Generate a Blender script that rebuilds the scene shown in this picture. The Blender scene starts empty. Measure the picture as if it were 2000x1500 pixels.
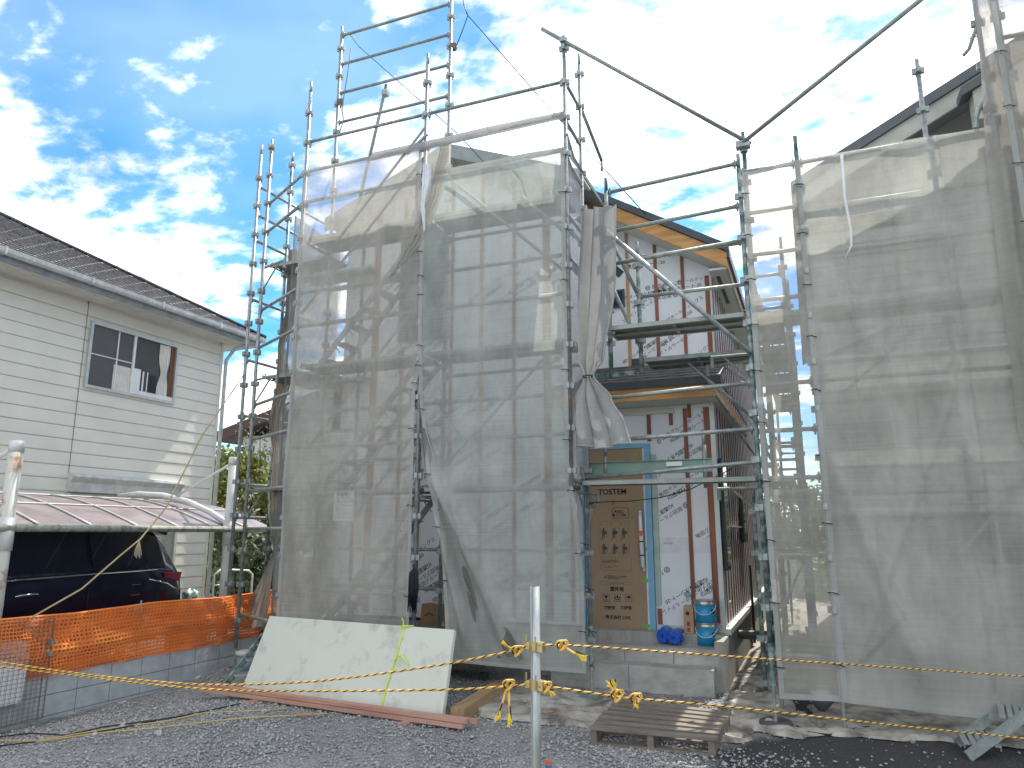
import bpy, math, random
import numpy as np
from math import radians, sin, cos, pi
from mathutils import Vector, Matrix
random.seed(7); np.random.seed(7)
SC = bpy.context.scene
COL = SC.collection

# ------------------------------------------------------------------ camera
EYE = 1.7; FPX = 1430.0; PITCH = math.atan(290/1430); YAW = radians(22.0)
cd = bpy.data.cameras.new("camera"); cam = bpy.data.objects.new("camera", cd); COL.objects.link(cam)
cd.sensor_width = 36; cd.lens = 36*FPX/2000; cd.clip_start = 0.05; cd.clip_end = 2000
cam.location = (0, 0, EYE); cam.rotation_euler = (pi/2+PITCH, 0, YAW)
SC.camera = cam

# ------------------------------------------------------------------ sun, sky, exposure
SUNDIR = Vector((0.13, 1.0, 1.416)).normalized()          # towards the sun: behind the houses
EL = math.asin(SUNDIR.z); AZ = math.atan2(SUNDIR.x, SUNDIR.y)
sd = bpy.data.lights.new("sun", 'SUN'); sd.energy = 2.0; sd.angle = radians(0.53); sd.color = (1.0, .94, .84)
sun = bpy.data.objects.new("sun", sd); COL.objects.link(sun)
sun.rotation_euler = SUNDIR.to_track_quat('Z', 'Y').to_euler(); sun.location = (0, 0, 30)
world = bpy.data.worlds.new("World"); SC.world = world; world.use_nodes = True
nt = world.node_tree; nt.nodes.clear()
def N(t, **k):
    n = nt.nodes.new(t)
    for a, b in k.items(): setattr(n, a, b)
    return n
L = lambda a, b: nt.links.new(a, b)
def mth(op, a, b=None, clamp=False):
    n = N('ShaderNodeMath', operation=op); n.use_clamp = clamp
    for i, v in enumerate((a, b)):
        if v is None: continue
        if isinstance(v, (int, float)): n.inputs[i].default_value = v
        else: L(v, n.inputs[i])
    return n.outputs[0]
out = N('ShaderNodeOutputWorld'); bg = N('ShaderNodeBackground'); bg.inputs[1].default_value = 0.12
sky = N('ShaderNodeTexSky', sky_type='NISHITA'); sky.sun_disc = False
sky.sun_elevation = EL; sky.sun_rotation = AZ; sky.air_density = 1.0; sky.dust_density = .4; sky.ozone_density = 2.5
sat = N('ShaderNodeHueSaturation'); sat.inputs['Saturation'].default_value = 1.7; sat.inputs['Value'].default_value = .60
L(sky.outputs[0], sat.inputs['Color'])
tc = N('ShaderNodeTexCoord'); sep = N('ShaderNodeSeparateXYZ'); L(tc.outputs['Generated'], sep.inputs[0])
zz = mth('ADD', mth('MAXIMUM', sep.outputs[2], 0.0), 0.16)
comb = N('ShaderNodeCombineXYZ'); L(mth('DIVIDE', sep.outputs[0], zz), comb.inputs[0]); L(mth('DIVIDE', sep.outputs[1], zz), comb.inputs[1])
mp = N('ShaderNodeMapping'); mp.inputs['Rotation'].default_value = (0, 0, radians(35)); mp.inputs['Scale'].default_value = (1.0, 1.35, 1.0); mp.inputs['Location'].default_value = (2.3, .9, 0)
L(comb.outputs[0], mp.inputs[0])
n1 = N('ShaderNodeTexNoise'); n1.inputs['Scale'].default_value = 1.15; n1.inputs['Detail'].default_value = 4; n1.inputs['Roughness'].default_value = .5; L(mp.outputs[0], n1.inputs[0])
n2 = N('ShaderNodeTexNoise'); n2.inputs['Scale'].default_value = 7.5; n2.inputs['Detail'].default_value = 9; n2.inputs['Roughness'].default_value = .60; n2.inputs['Distortion'].default_value = .12; L(mp.outputs[0], n2.inputs[0])
n3 = N('ShaderNodeTexNoise'); n3.inputs['Scale'].default_value = 2.6; n3.inputs['Detail'].default_value = 3; L(mp.outputs[0], n3.inputs[0])
dt = N('ShaderNodeVectorMath', operation='DOT_PRODUCT'); L(tc.outputs['Generated'], dt.inputs[0]); dt.inputs[1].default_value = SUNDIR
sdot = mth('MAXIMUM', dt.outputs['Value'], 0.0)
glow = mth('POWER', sdot, 5.0)
# cover = large patches + ripples + thicker, brighter cloud round the sun
cov = mth('ADD', mth('ADD', mth('MULTIPLY', n1.outputs[0], .74), mth('MULTIPLY', n2.outputs[0], .46)), mth('MULTIPLY', glow, .0))
rmp = N('ShaderNodeMapRange'); rmp.interpolation_type = 'SMOOTHSTEP'; L(cov, rmp.inputs[0])
rmp.inputs[1].default_value = .535; rmp.inputs[2].default_value = .70; rmp.inputs[3].default_value = .10; rmp.inputs[4].default_value = 1.0
shade = N('ShaderNodeMapRange'); L(n3.outputs[0], shade.inputs[0]); shade.inputs[1].default_value = .35; shade.inputs[2].default_value = .68; shade.inputs[3].default_value = 1.12; shade.inputs[4].default_value = .50
cb = mth('MULTIPLY', shade.outputs[0], mth('ADD', mth('MULTIPLY', glow, .7), .92))
cc = N('ShaderNodeVectorMath', operation='SCALE'); cc.inputs[0].default_value = (7.5, 7.2, 6.55); L(cb, cc.inputs['Scale'])
mixw = N('ShaderNodeMix', data_type='RGBA'); L(rmp.outputs[0], mixw.inputs[0]); L(sat.outputs[0], mixw.inputs[6]); L(cc.outputs[0], mixw.inputs[7])
L(mixw.outputs[2], bg.inputs[0]); L(bg.outputs[0], out.inputs[0])
SC.view_settings.view_transform = 'Standard'; SC.view_settings.look = 'None'; SC.view_settings.gamma = 1
SC.view_settings.exposure = 1.8; SC.view_settings.use_curve_mapping = False
SC.render.engine = 'CYCLES'; SC.cycles.transparent_max_bounces = 40; SC.cycles.max_bounces = 8; SC.cycles.diffuse_bounces = 4

# ------------------------------------------------------------------ projection helpers (photo pixel + a known plane -> place)
_fw = Vector((-sin(YAW)*cos(PITCH), cos(YAW)*cos(PITCH), sin(PITCH))); _rt = Vector((cos(YAW), sin(YAW), 0)); _up = _rt.cross(_fw)
def ray(x, y): return _fw + _rt*((x-1000)/FPX) + _up*((750-y)/FPX)
def atY(x, y, Y): d = ray(x, y); return Vector((0, 0, EYE)) + d*(Y/d.y)
def atX(x, y, X): d = ray(x, y); return Vector((0, 0, EYE)) + d*(X/d.x)
def atZ(x, y, z=0.0): d = ray(x, y); return Vector((0, 0, EYE)) + d*((z-EYE)/d.z)
def atF(x, y, f): d = ray(x, y); return Vector((0, 0, EYE)) + d*(f/(d.x*-sin(YAW)+d.y*cos(YAW)))

# ------------------------------------------------------------------ materials
MC = {}
def mat(name, col, rough=.7, metal=0, var=.12, scale=6, bump=0, bscale=60, col2=None, spec=None, thr=None, stretch=None, alpha=None, trans=0, emit=None):
    if name in MC: return MC[name]
    m = bpy.data.materials.new(name); m.use_nodes = True; MC[name] = m
    t = m.node_tree; b = t.nodes['Principled BSDF']
    nn = lambda k: t.nodes.new(k)
    co = nn('ShaderNodeTexCoord'); src = co.outputs['Object']
    if stretch:
        mpn = nn('ShaderNodeMapping'); mpn.inputs['Scale'].default_value = stretch; t.links.new(src, mpn.inputs[0]); src = mpn.outputs[0]
    no = nn('ShaderNodeTexNoise'); no.inputs['Scale'].default_value = scale; no.inputs['Detail'].default_value = 6; no.inputs['Roughness'].default_value = .6
    t.links.new(src, no.inputs[0])
    mr = nn('ShaderNodeMapRange'); t.links.new(no.outputs[0], mr.inputs[0])
    lo, hi = thr if thr else (.3, .7)
    mr.inputs[1].default_value = lo; mr.inputs[2].default_value = hi
    mx = nn('ShaderNodeMix'); mx.data_type = 'RGBA'; t.links.new(mr.outputs[0], mx.inputs[0])
    c = Vector(col)
    a = c*(1-var) if col2 is None else c
    d = c*(1+var) if col2 is None else Vector(col2)
    mx.inputs[6].default_value = (*a, 1); mx.inputs[7].default_value = (*[min(1, v) for v in d], 1)
    t.links.new(mx.outputs[2], b.inputs['Base Color'])
    b.inputs['Roughness'].default_value = rough; b.inputs['Metallic'].default_value = metal
    if spec is not None: b.inputs['Specular IOR Level'].default_value = spec
    if trans: b.inputs['Transmission Weight'].default_value = trans
    if alpha is not None: b.inputs['Alpha'].default_value = alpha
    if bump:
        n_2 = nn('ShaderNodeTexNoise'); n_2.inputs['Scale'].default_value = bscale; n_2.inputs['Detail'].default_value = 5; t.links.new(src, n_2.inputs[0])
        bp = nn('ShaderNodeBump'); bp.inputs['Strength'].default_value = bump; bp.inputs['Distance'].default_value = .01
        t.links.new(n_2.outputs[0], bp.inputs['Height']); t.links.new(bp.outputs[0], b.inputs['Normal'])
    return m
def net_mat(name, col, opac, var=.10, warm=None, scale=2.2):
    """woven sheet: threads (diffuse + translucent) with open weave between"""
    if name in MC: return MC[name]
    m = bpy.data.materials.new(name); m.use_nodes = True; MC[name] = m; t = m.node_tree; t.nodes.clear()
    nn = lambda k: t.nodes.new(k); lk = t.links.new
    o = nn('ShaderNodeOutputMaterial'); tr = nn('ShaderNodeBsdfTransparent'); df = nn('ShaderNodeBsdfDiffuse'); tl = nn('ShaderNodeBsdfTranslucent')
    co = nn('ShaderNodeTexCoord')
    mpn = nn('ShaderNodeMapping'); mpn.inputs['Scale'].default_value = (1, 1, .45); lk(co.outputs['Object'], mpn.inputs[0])
    n_ = nn('ShaderNodeTexNoise'); n_.inputs['Scale'].default_value = scale; n_.inputs['Detail'].default_value = 7; n_.inputs['Roughness'].default_value = .65; lk(mpn.outputs[0], n_.inputs[0])
    mx = nn('ShaderNodeMix'); mx.data_type = 'RGBA'; mx.inputs[6].default_value = (*[c*.86 for c in col], 1); mx.inputs[7].default_value = (*[c*1.1 for c in col], 1)
    mr0 = nn('ShaderNodeMapRange'); mr0.inputs[1].default_value = .35; mr0.inputs[2].default_value = .65; lk(n_.outputs[0], mr0.inputs[0]); lk(mr0.outputs[0], mx.inputs[0])
    lk(mx.outputs[2], df.inputs[0]); lk(mx.outputs[2], tl.inputs[0])
    ms = nn('ShaderNodeMixShader'); ms.inputs[0].default_value = .33; lk(df.outputs[0], ms.inputs[1]); lk(tl.outputs[0], ms.inputs[2])
    mr = nn('ShaderNodeMapRange'); mr.inputs[1].default_value = .3; mr.inputs[2].default_value = .7; mr.inputs[3].default_value = opac-var; mr.inputs[4].default_value = opac+var; lk(n_.outputs[0], mr.inputs[0])
    # faint horizontal weave bands
    wv = nn('ShaderNodeTexNoise'); wv.inputs['Scale'].default_value = 1.0; wv.inputs['Detail'].default_value = 3
    mp2 = nn('ShaderNodeMapping'); mp2.inputs['Scale'].default_value = (1.5, 1.5, 55); lk(co.outputs['Object'], mp2.inputs[0]); lk(mp2.outputs[0], wv.inputs[0])
    ad = nn('ShaderNodeMath'); ad.operation = 'MULTIPLY_ADD'; lk(wv.outputs[0], ad.inputs[0]); ad.inputs[1].default_value = .22
    sb = nn('ShaderNodeMath'); sb.operation = 'SUBTRACT'; lk(mr.outputs[0], sb.inputs[0]); sb.inputs[1].default_value = .11; lk(sb.outputs[0], ad.inputs[2]); ad.use_clamp = True
    m2 = nn('ShaderNodeMixShader'); lk(ad.outputs[0], m2.inputs[0]); lk(tr.outputs[0], m2.inputs[1]); lk(ms.outputs[0], m2.inputs[2]); lk(m2.outputs[0], o.inputs[0])
    return m
GALV = mat('galvanised', (.22, .25, .245), .45, .5, .3, 14, .25, 90, col2=(.40, .43, .42), thr=(.35, .65))
GALVD = mat('galvanised_green_worn', (.045, .13, .11), .5, .2, 0, 9, .2, 80, col2=(.33, .37, .36), thr=(.42, .6))
RAILM = mat('rail_tube', (.20, .235, .21), .5, .45, .25, 12, .2, 90, col2=(.36, .39, .36))
DECKM = mat('deck_steel', (.20, .23, .22), .5, .5, .2, 10, .2, 60, col2=(.34, .37, .35))
DARKST = mat('dark_steel', (.05, .065, .06), .6, .3)
NETB = net_mat('mesh_sheet_beige', (.56, .54, .485), .64)
NETG = net_mat('mesh_sheet_green_grey', (.51, .54, .495), .66)
NETR = net_mat('mesh_sheet_right', (.56, .55, .495), .70)
NETN = net_mat('mesh_sheet_narrow', (.56, .535, .475), .60)
NETC = net_mat('mesh_sheet_curtain', (.37, .375, .365), .94, .04)
NETW = net_mat('mesh_sheet_thin', (.62, .62, .62), .45)
HEM = net_mat('sheet_hem', (.50, .50, .475), .93, .03)
TIE = mat('tie_cord', (.02, .02, .02), .8)
EYELET = mat('eyelet_brass', (.6, .6, .55), .4, .5)
WRAP = mat('house_wrap', (.78, .79, .82), .5, 0, .05, 1.2, .35, 3.0)
PRINT = mat('wrap_print', (.03, .035, .045), .7)
BATTEN = mat('batten_red_wood', (.27, .105, .065), .75, 0, .3, 9, .2, 60, stretch=(1, 1, .12))
BATTEN2 = mat('batten_light_wood', (.48, .28, .14), .75, 0, .25, 9, .2, 60, stretch=(1, 1, .12))
FASCIAW = mat('fascia_wood', (.52, .27, .10), .7, 0, .3, 8, .2, 40, stretch=(.25, 1, 1.6))
DKMETAL = mat('dark_roof_metal', (.055, .065, .075), .45, .3, .15)
SOFFIT = mat('soffit_board', (.62, .63, .58), .8, 0, .06, 3)
ALU = mat('aluminium_trim', (.50, .52, .50), .45, .4, .1)
TRIMG = mat('flashing_greenish', (.42, .48, .43), .55, .2, .12, 5)
CONC = mat('concrete_porch', (.29, .285, .255), .9, 0, .35, 3.2, .5, 30, col2=(.47, .465, .43), thr=(.32, .62), stretch=(1, 1, 1.6))
CONCD = mat('concrete_foundation', (.24, .235, .21), .9, 0, .3, 5, .5, 30, col2=(.42, .41, .37), stretch=(2, 2, .35), thr=(.3, .65))
CARD = mat('cardboard', (.36, .25, .16), .85, 0, .10, 2.5, .15, 5)
CARDL = mat('cardboard_light', (.42, .27, .15), .85, 0, .12, 4)
INK = mat('ink_black', (.02, .022, .03), .8)
INKR = mat('ink_red', (.30, .05, .05), .8)
INKG = mat('ink_figure', (.08, .075, .08), .8)
BLUETR = mat('blue_film_trim', (.20, .42, .62), .5, 0, .08)
GTAPE = mat('green_tape', (.16, .42, .07), .6)
BLUESH = mat('blue_tarp', (.006, .09, .52), .38, 0, .35, 30, .7, 45)
CANB = mat('can_blue_paint', (.015, .27, .50), .35, .1, .08, 4)
CANM = mat('can_tin', (.45, .46, .44), .3, .8, .15)
WHITEP = mat('white_paper', (.72, .73, .72), .7, 0, .04)
SIDW = mat('siding_cream', (.67, .66, .575), .7, 0, .055, 2, .35, 50)
SIDR = mat('siding_right', (.42, .44, .42), .75, 0, .06, 2, .2, 40)
SLATE = mat('slate_roof', (.045, .042, .045), .75, 0, .45, 8, .4, 30, col2=(.14, .13, .13))
GUTTER = mat('gutter_old_white', (.50, .52, .50), .6, 0, .2, 8)
FASC = mat('fascia_grey', (.23, .25, .265), .8, 0, .3, 5, .2, 20)
GLASS = mat('window_glass', (.09, .10, .11), .06, 0, .2, 2, spec=.8)
GLASSD = mat('window_glass_dark', (.006, .035, .05), .25, 0, .2, 2, spec=.2)
CURT = mat('curtain_cloth', (.62, .60, .53), .9, 0, .1)
BROWN = mat('brown_frame', (.16, .065, .035), .7)
PVCW = mat('carport_white_paint', (.60, .62, .60), .5, 0, .14, 6, .15, 30)
RUST = mat('carport_rust', (.55, .56, .50), .7, 0, .3, 5, .3, 30, col2=(.28, .10, .03), thr=(.5, .66))
CANO = mat('canopy_polycarbonate', (.115, .09, .105), .4, 0, .3, 3.0, .1, 20, col2=(.26, .22, .235), alpha=.93)
MOSS = mat('mossy_beam', (.30, .32, .27), .8, 0, .3, 12, .3, 30, col2=(.10, .12, .08), thr=(.45, .7))
VAN = mat('van_navy_paint', (.006, .012, .032), .13, .3, .25, 2, spec=.6)
VANG = mat('van_dark_glass', (.008, .016, .028), .05, 0, .2, 2, spec=.9)
CHROME = mat('chrome', (.65, .66, .68), .15, 1, .05)
REDL = mat('tail_lamp_red', (.22, .006, .03), .2, 0, .1)
TYRE = mat('tyre_rubber', (.02, .02, .02), .85)
ORNG = None
BLOCK = mat('concrete_block', (.33, .35, .37), .92, 0, .2, 7, .4, 60, col2=(.46, .48, .49))
MORT = mat('mortar_joint', (.16, .17, .175), .95)
BOARD = mat('plasterboard_face', (.50, .53, .48), .75, 0, .05, 1.6)
YTAPE = mat('yellow_green_ribbon', (.62, .80, .06), .5)
PINKW = mat('lumber_pink_cedar', (.58, .34, .26), .75, 0, .3, 8, .2, 40, stretch=(.15, 1.4, 2), col2=(.38, .20, .14))
BEAMW = mat('lumber_square_beam', (.44, .30, .16), .75, 0, .3, 8, .2, 40, stretch=(2, .2, 2), col2=(.27, .175, .09))
PALLET = mat('pallet_grey_wood', (.235, .20, .165), .85, 0, .35, 7, .4, 40, stretch=(.35, 2, 2), col2=(.13, .105, .085))
YEL = mat('rope_yellow', (.70, .42, .08), .6, 0, .15)
YELB = mat('rope_fray_yellow', (.85, .62, .03), .7, 0, .1)
BLK = mat('rope_black', (.015, .015, .02), .7)
BRASS = mat('clamp_zinc_yellow', (.50, .40, .20), .35, .8, .2)
POSTM = mat('foreground_post_zinc', (.30, .335, .33), .38, .6, .3, 16, .2, 40, col2=(.50, .53, .51), stretch=(3, 3, .5))
GREYB = mat('grey_plastic', (.075, .085, .095), .55)
GEO = mat('ground_sheet_cloth', (.43, .40, .34), .95, 0, .2, 3.5, .6, 20, col2=(.12, .105, .09), thr=(.42, .66))
SOIL = mat('dark_soil', (.035, .033, .034), .95, 0, .3, 5, .8, 30)
STONE = mat('gravel_stone', (.20, .20, .195), .9, 0, 0, 30, .3, 80, col2=(.55, .54, .52), thr=(.35, .7))
TRUNK = mat('bark', (.07, .055, .04), .9)
LEAF = mat('leaf_green', (.055, .10, .03), .6, 0, .5, 1.6, col2=(.11, .15, .05))
LEAF2 = mat('leaf_yellow_green', (.16, .19, .035), .6, 0, .4, 1.6, col2=(.25, .26, .06))
LEAF3 = mat('leaf_grey_green', (.10, .13, .07), .6, 0, .4, 1.6, col2=(.20, .23, .13))
WHWALL = mat('white_render_wall', (.55, .56, .54), .85, 0, .06)
BROOF = mat('brown_roof_edge', (.075, .035, .03), .7)
WHITEM = mat('white_metal', (.7, .71, .7), .4)
BROWNP = mat('brown_paper_box', (.28, .17, .09), .85, 0, .15)
MOPM = mat('black_tie_bundle', (.010, .016, .022), .6)

# ------------------------------------------------------------------ mesh builder
class MB:
    def __init__(s): s.v = []; s.f = []; s.m = []
    def add(s, vs, fs, mi=0):
        o = len(s.v); s.v += [tuple(v) for v in vs]; s.f += [tuple(i+o for i in f) for f in fs]; s.m += [mi]*len(fs); return s
    def box(s, x0, x1, y0, y1, z0, z1, mi=0):
        return s.add([(x0,y0,z0),(x1,y0,z0),(x1,y1,z0),(x0,y1,z0),(x0,y0,z1),(x1,y0,z1),(x1,y1,z1),(x0,y1,z1)],
                     [(0,3,2,1),(4,5,6,7),(0,1,5,4),(1,2,6,5),(2,3,7,6),(3,0,4,7)], mi)
    def bar(s, p, q, w, h, up=(0,0,1), mi=0):
        p = Vector(p); q = Vector(q); d = (q-p).normalized(); u = Vector(up)
        sx = d.cross(u)
        if sx.length < 1e-4: sx = d.cross(Vector((1,0,0)))
        sx.normalize(); uu = sx.cross(d)
        c = [(-w/2,-h/2),(w/2,-h/2),(w/2,h/2),(-w/2,h/2)]
        vs = [p+sx*a+uu*b for a, b in c]+[q+sx*a+uu*b for a, b in c]
        return s.add(vs, [(0,3,2,1),(4,5,6,7),(0,1,5,4),(1,2,6,5),(2,3,7,6),(3,0,4,7)], mi)
    def tube(s, pts, r, n=8, mi=0, caps=True):
        pts = [Vector(p) for p in pts]; R = r if isinstance(r, (list, tuple)) else [r]*len(pts)
        o = len(s.v); up = None
        for i, p in enumerate(pts):
            d = (pts[min(i+1, len(pts)-1)]-pts[max(i-1, 0)]).normalized()
            if up is None:
                up = d.cross(Vector((0, 0, 1)))
                if up.length < 1e-3: up = Vector((1, 0, 0))
            up = (up-d*up.dot(d)).normalized(); w = d.cross(up)
            for k in range(n):
                a = 2*pi*k/n; s.v.append(tuple(p+(up*cos(a)+w*sin(a))*R[i]))
        for i in range(len(pts)-1):
            for k in range(n):
                a = o+i*n+k; b = o+i*n+(k+1) % n
                s.f.append((a, b, b+n, a+n)); s.m.append(mi)
        if caps:
            s.f.append(tuple(o+k for k in range(n))[::-1]); s.m.append(mi)
            e = o+(len(pts)-1)*n; s.f.append(tuple(e+k for k in range(n))); s.m.append(mi)
        return s
    def cyl(s, c, r, z0, z1, n=16, mi=0): return s.tube([(c[0], c[1], z0), (c[0], c[1], z1)], r, n, mi)
    def grid(s, P, mi=0):       # P: rows x cols of points
        o = len(s.v); R = len(P); Cn = len(P[0])
        for row in P:
            for p in row: s.v.append(tuple(p))
        for i in range(R-1):
            for j in range(Cn-1):
                a = o+i*Cn+j; s.f.append((a, a+1, a+Cn+1, a+Cn)); s.m.append(mi)
        return s
    def poly(s, pts, ext, mi=0):   # prism: polygon pts extruded by vector ext
        n = len(pts); e = Vector(ext); pts = [Vector(p) for p in pts]
        return s.add(pts+[p+e for p in pts], [tuple(range(n))[::-1], tuple(range(n, 2*n))]+[(i, (i+1) % n, (i+1) % n+n, i+n) for i in range(n)], mi)
    def mesh(s, name, mats, smooth=False):
        me = bpy.data.meshes.new(name); me.from_pydata(s.v, [], s.f)
        for m in (mats if isinstance(mats, (list, tuple)) else [mats]): me.materials.append(m)
        if any(s.m): me.polygons.foreach_set('material_index', s.m)
        if smooth: me.polygons.foreach_set('use_smooth', [True]*len(s.f))
        me.update(); return me
WT = {}
def link(name, data, parent=None, loc=(0, 0, 0), rot=None, **props):
    o = bpy.data.objects.new(name, data); COL.objects.link(o)
    o.location = loc
    if rot is not None: o.rotation_euler = rot
    if parent is not None:
        o.parent = parent; o.matrix_parent_inverse = Matrix.Translation(-WT.get(parent.name, Vector((0, 0, 0))))
    WT[o.name] = Vector(loc)
    for k, v in props.items(): o[k] = v
    return o
def thing(name, label, cat, loc=(0, 0, 0), group=None, **k):
    o = link(name, None, None, loc, label=label, category=cat, **k)
    if group: o['group'] = group
    o.empty_display_size = .2
    return o
def solo(name, mb, m, label, cat, group=None, smooth=False):
    o = link(name, mb.mesh(name, m, smooth), label=label, category=cat)
    if group: o['group'] = group
    return o
def part(name, mb, m, parent, smooth=False, **k): return link(name, mb.mesh(name, m, smooth), parent, **k)
def struct(name, mb, m, smooth=False): return link(name, mb.mesh(name, m, smooth), kind='structure')

_tx = {}
def textmesh(s, size, m, align='CENTER', bold=0):
    key = (s, size, m.name, align, bold)
    if key in _tx: return _tx[key]
    c = bpy.data.curves.new('lettering', 'FONT'); c.body = s; c.size = size; c.align_x = align; c.align_y = 'CENTER'
    c.resolution_u = 2; c.offset = bold; c.space_line = 1.0; c.extrude = .0006
    o = bpy.data.objects.new('lettering', c); COL.objects.link(o)
    dg = bpy.context.evaluated_depsgraph_get(); dg.update()
    me = bpy.data.meshes.new_from_object(o.evaluated_get(dg)); me.name = 'lettering'
    bpy.data.objects.remove(o); me.materials.clear(); me.materials.append(m); _tx[key] = me
    return me
def letter(s, size, m, parent, loc, ang=0, align='CENTER', bold=0, name='lettering', yaw=0):
    o = link(name, textmesh(s, size, m, align, bold), parent, loc)
    o.rotation_mode = 'QUATERNION'
    o.rotation_quaternion = (Matrix.Rotation(yaw, 3, 'Z') @ Matrix.Rotation(pi/2, 3, 'X') @ Matrix.Rotation(ang, 3, 'Z')).to_quaternion()
    return o

# ------------------------------------------------------------------ ground
def gz(x, y):
    a = min(1, max(0, (-5.2-x)/1.8)); b = min(1, max(0, (7.9-y)/1.2))
    return -.115*a*a*(3-2*a)*b
def noise2(x, y, s=0):
    return (sin(x*3.1+s)*cos(y*2.7+s*1.3)+.5*sin(x*7.3+y*5.1+s*2)+.3*sin(x*13.7-y*11.9+s*3))/1.8
def axis(lo, hi, fine0, fine1, st):
    a = list(np.arange(fine0, fine1, st)); b = []
    v = fine0; s = st
    while v > lo: s *= 1.5; v -= s; b.append(v)
    c = []; v = a[-1]; s = st
    while v < hi: s *= 1.5; v += s; c.append(v)
    return b[::-1]+a+c
gx = axis(-400, 400, -8.5, 5, .07); gy = axis(-300, 600, 3.0, 11, .07)
P = []
for y in gy:
    row = []
    for x in gx:
        z = gz(x, y)
        if -8.5 < x < 5 and 3 < y < 11:
            z += .010*noise2(x*1.7, y*1.7)+.006*noise2(x*6, y*5, 2)
            d = math.hypot((x+6.3)/.8, (y-8.0)/.7)
            if d < 1: z += .10*(1-d)
        row.append((x, y, z))
    P.append(row)
GM = bpy.data.materials.new('gravel_ground'); GM.use_nodes = True
t = GM.node_tree; b = t.nodes['Principled BSDF']; b.inputs['Roughness'].default_value = .95
co = t.nodes.new('ShaderNodeTexCoord')
vo = t.nodes.new('ShaderNodeTexVoronoi'); vo.inputs['Scale'].default_value = 55; t.links.new(co.outputs['Object'], vo.inputs[0])
no = t.nodes.new('ShaderNodeTexNoise'); no.inputs['Scale'].default_value = 1.1; no.inputs['Detail'].default_value = 8; t.links.new(co.outputs['Object'], no.inputs[0])
r1 = t.nodes.new('ShaderNodeMix'); r1.data_type = 'RGBA'; r1.inputs[6].default_value = (.15, .15, .148, 1); r1.inputs[7].default_value = (.42, .415, .40, 1)
t.links.new(vo.outputs['Color'], r1.inputs[0])
r2 = t.nodes.new('ShaderNodeMix'); r2.data_type = 'RGBA'; r2.inputs[7].default_value = (.035, .033, .035, 1); t.links.new(r1.outputs[2], r2.inputs[6])
sx = t.nodes.new('ShaderNodeSeparateXYZ'); t.links.new(co.outputs['Object'], sx.inputs[0])
# damp dark soil towards the right-hand lot
m1 = t.nodes.new('ShaderNodeMath'); m1.operation = 'MULTIPLY_ADD'; t.links.new(sx.outputs[0], m1.inputs[0]); m1.inputs[1].default_value = .55; m1.inputs[2].default_value = .42
m2 = t.nodes.new('ShaderNodeMath'); m2.operation = 'MULTIPLY_ADD'; t.links.new(no.outputs[0], m2.inputs[0]); m2.inputs[1].default_value = 1.7; t.links.new(m1.outputs[0], m2.inputs[2])
mr = t.nodes.new('ShaderNodeMapRange'); t.links.new(m2.outputs[0], mr.inputs[0]); mr.inputs[1].default_value = .58; mr.inputs[2].default_value = .98; mr.inputs[3].default_value = .0; mr.inputs[4].default_value = .95
t.links.new(mr.outputs[0], r2.inputs[0]); t.links.new(r2.outputs[2], b.inputs['Base Color'])
bp = t.nodes.new('ShaderNodeBump'); bp.inputs['Strength'].default_value = .9; bp.inputs['Distance'].default_value = .02; t.links.new(vo.outputs['Distance'], bp.inputs['Height']); t.links.new(bp.outputs[0], b.inputs['Normal'])
struct('ground', MB().grid(P), GM, True)

# loose stones
rng = np.random.RandomState(3)
NS = 52000
sxs = rng.uniform(-7.1, 2.6, NS*2); sys_ = rng.uniform(3.9, 8.9, NS*2)
fwd = -sxs*-0.0+sxs*(-sin(YAW))+sys_*cos(YAW); lat = sxs*cos(YAW)+sys_*sin(YAW)
keep = (fwd > 5.5) & (np.abs(lat/fwd) < .76)
dens = np.clip(1.0-.75*np.clip(sxs+1.3, 0, 2.5)-.35*np.clip(sys_-7.0, 0, 2), .05, 1)*np.clip(.62+.55*np.sin(sxs*2.1+np.sin(sys_*3.3)*1.2)*np.cos(sys_*1.9+sxs), .18, 1)
keep &= rng.rand(len(sxs)) < dens
sxs = sxs[keep][:NS]; sys_ = sys_[keep][:NS]; n = len(sxs)
oct_ = np.array([(1,0,0),(-1,0,0),(0,1,0),(0,-1,0),(0,0,1),(0,0,-1)], float)
of = np.array([(0,2,4),(2,1,4),(1,3,4),(3,0,4),(2,0,5),(1,2,5),(3,1,5),(0,3,5)])
rad = .0055+.013*rng.rand(n)**2.2; big = rng.rand(n) < .004; rad[big] *= 2.3
V = oct_[None]*(1+rng.uniform(-.35, .35, (n, 6, 3)))+rng.uniform(-.25, .25, (n, 6, 3))
V *= rad[:, None, None]; V[:, :, 2] *= .7
an = rng.rand(n)*2*pi; ca, sa = np.cos(an)[:, None], np.sin(an)[:, None]
X = V[:, :, 0]*ca-V[:, :, 1]*sa; Yv = V[:, :, 0]*sa+V[:, :, 1]*ca
zb = np.array([gz(a, b) for a, b in zip(sxs, sys_)])
V[:, :, 0] = X+sxs[:, None]; V[:, :, 1] = Yv+sys_[:, None]; V[:, :, 2] += (zb+rad*.35+.004)[:, None]
me = bpy.data.meshes.new('gravel'); F = (of[None]+(np.arange(n)*6)[:, None, None]).reshape(-1, 3)
me.vertices.add(n*6); me.vertices.foreach_set('co', V.reshape(-1)); me.loops.add(len(F)*3); me.loops.foreach_set('vertex_index', F.reshape(-1).astype(np.int32))
me.polygons.add(len(F)); me.polygons.foreach_set('loop_start', np.arange(len(F), dtype=np.int32)*3); me.polygons.foreach_set('loop_total', np.full(len(F), 3, np.int32))
me.update(calc_edges=True); me.materials.append(STONE); link('gravel', me, kind='stuff', label='loose grey gravel strewn over the yard')

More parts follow.
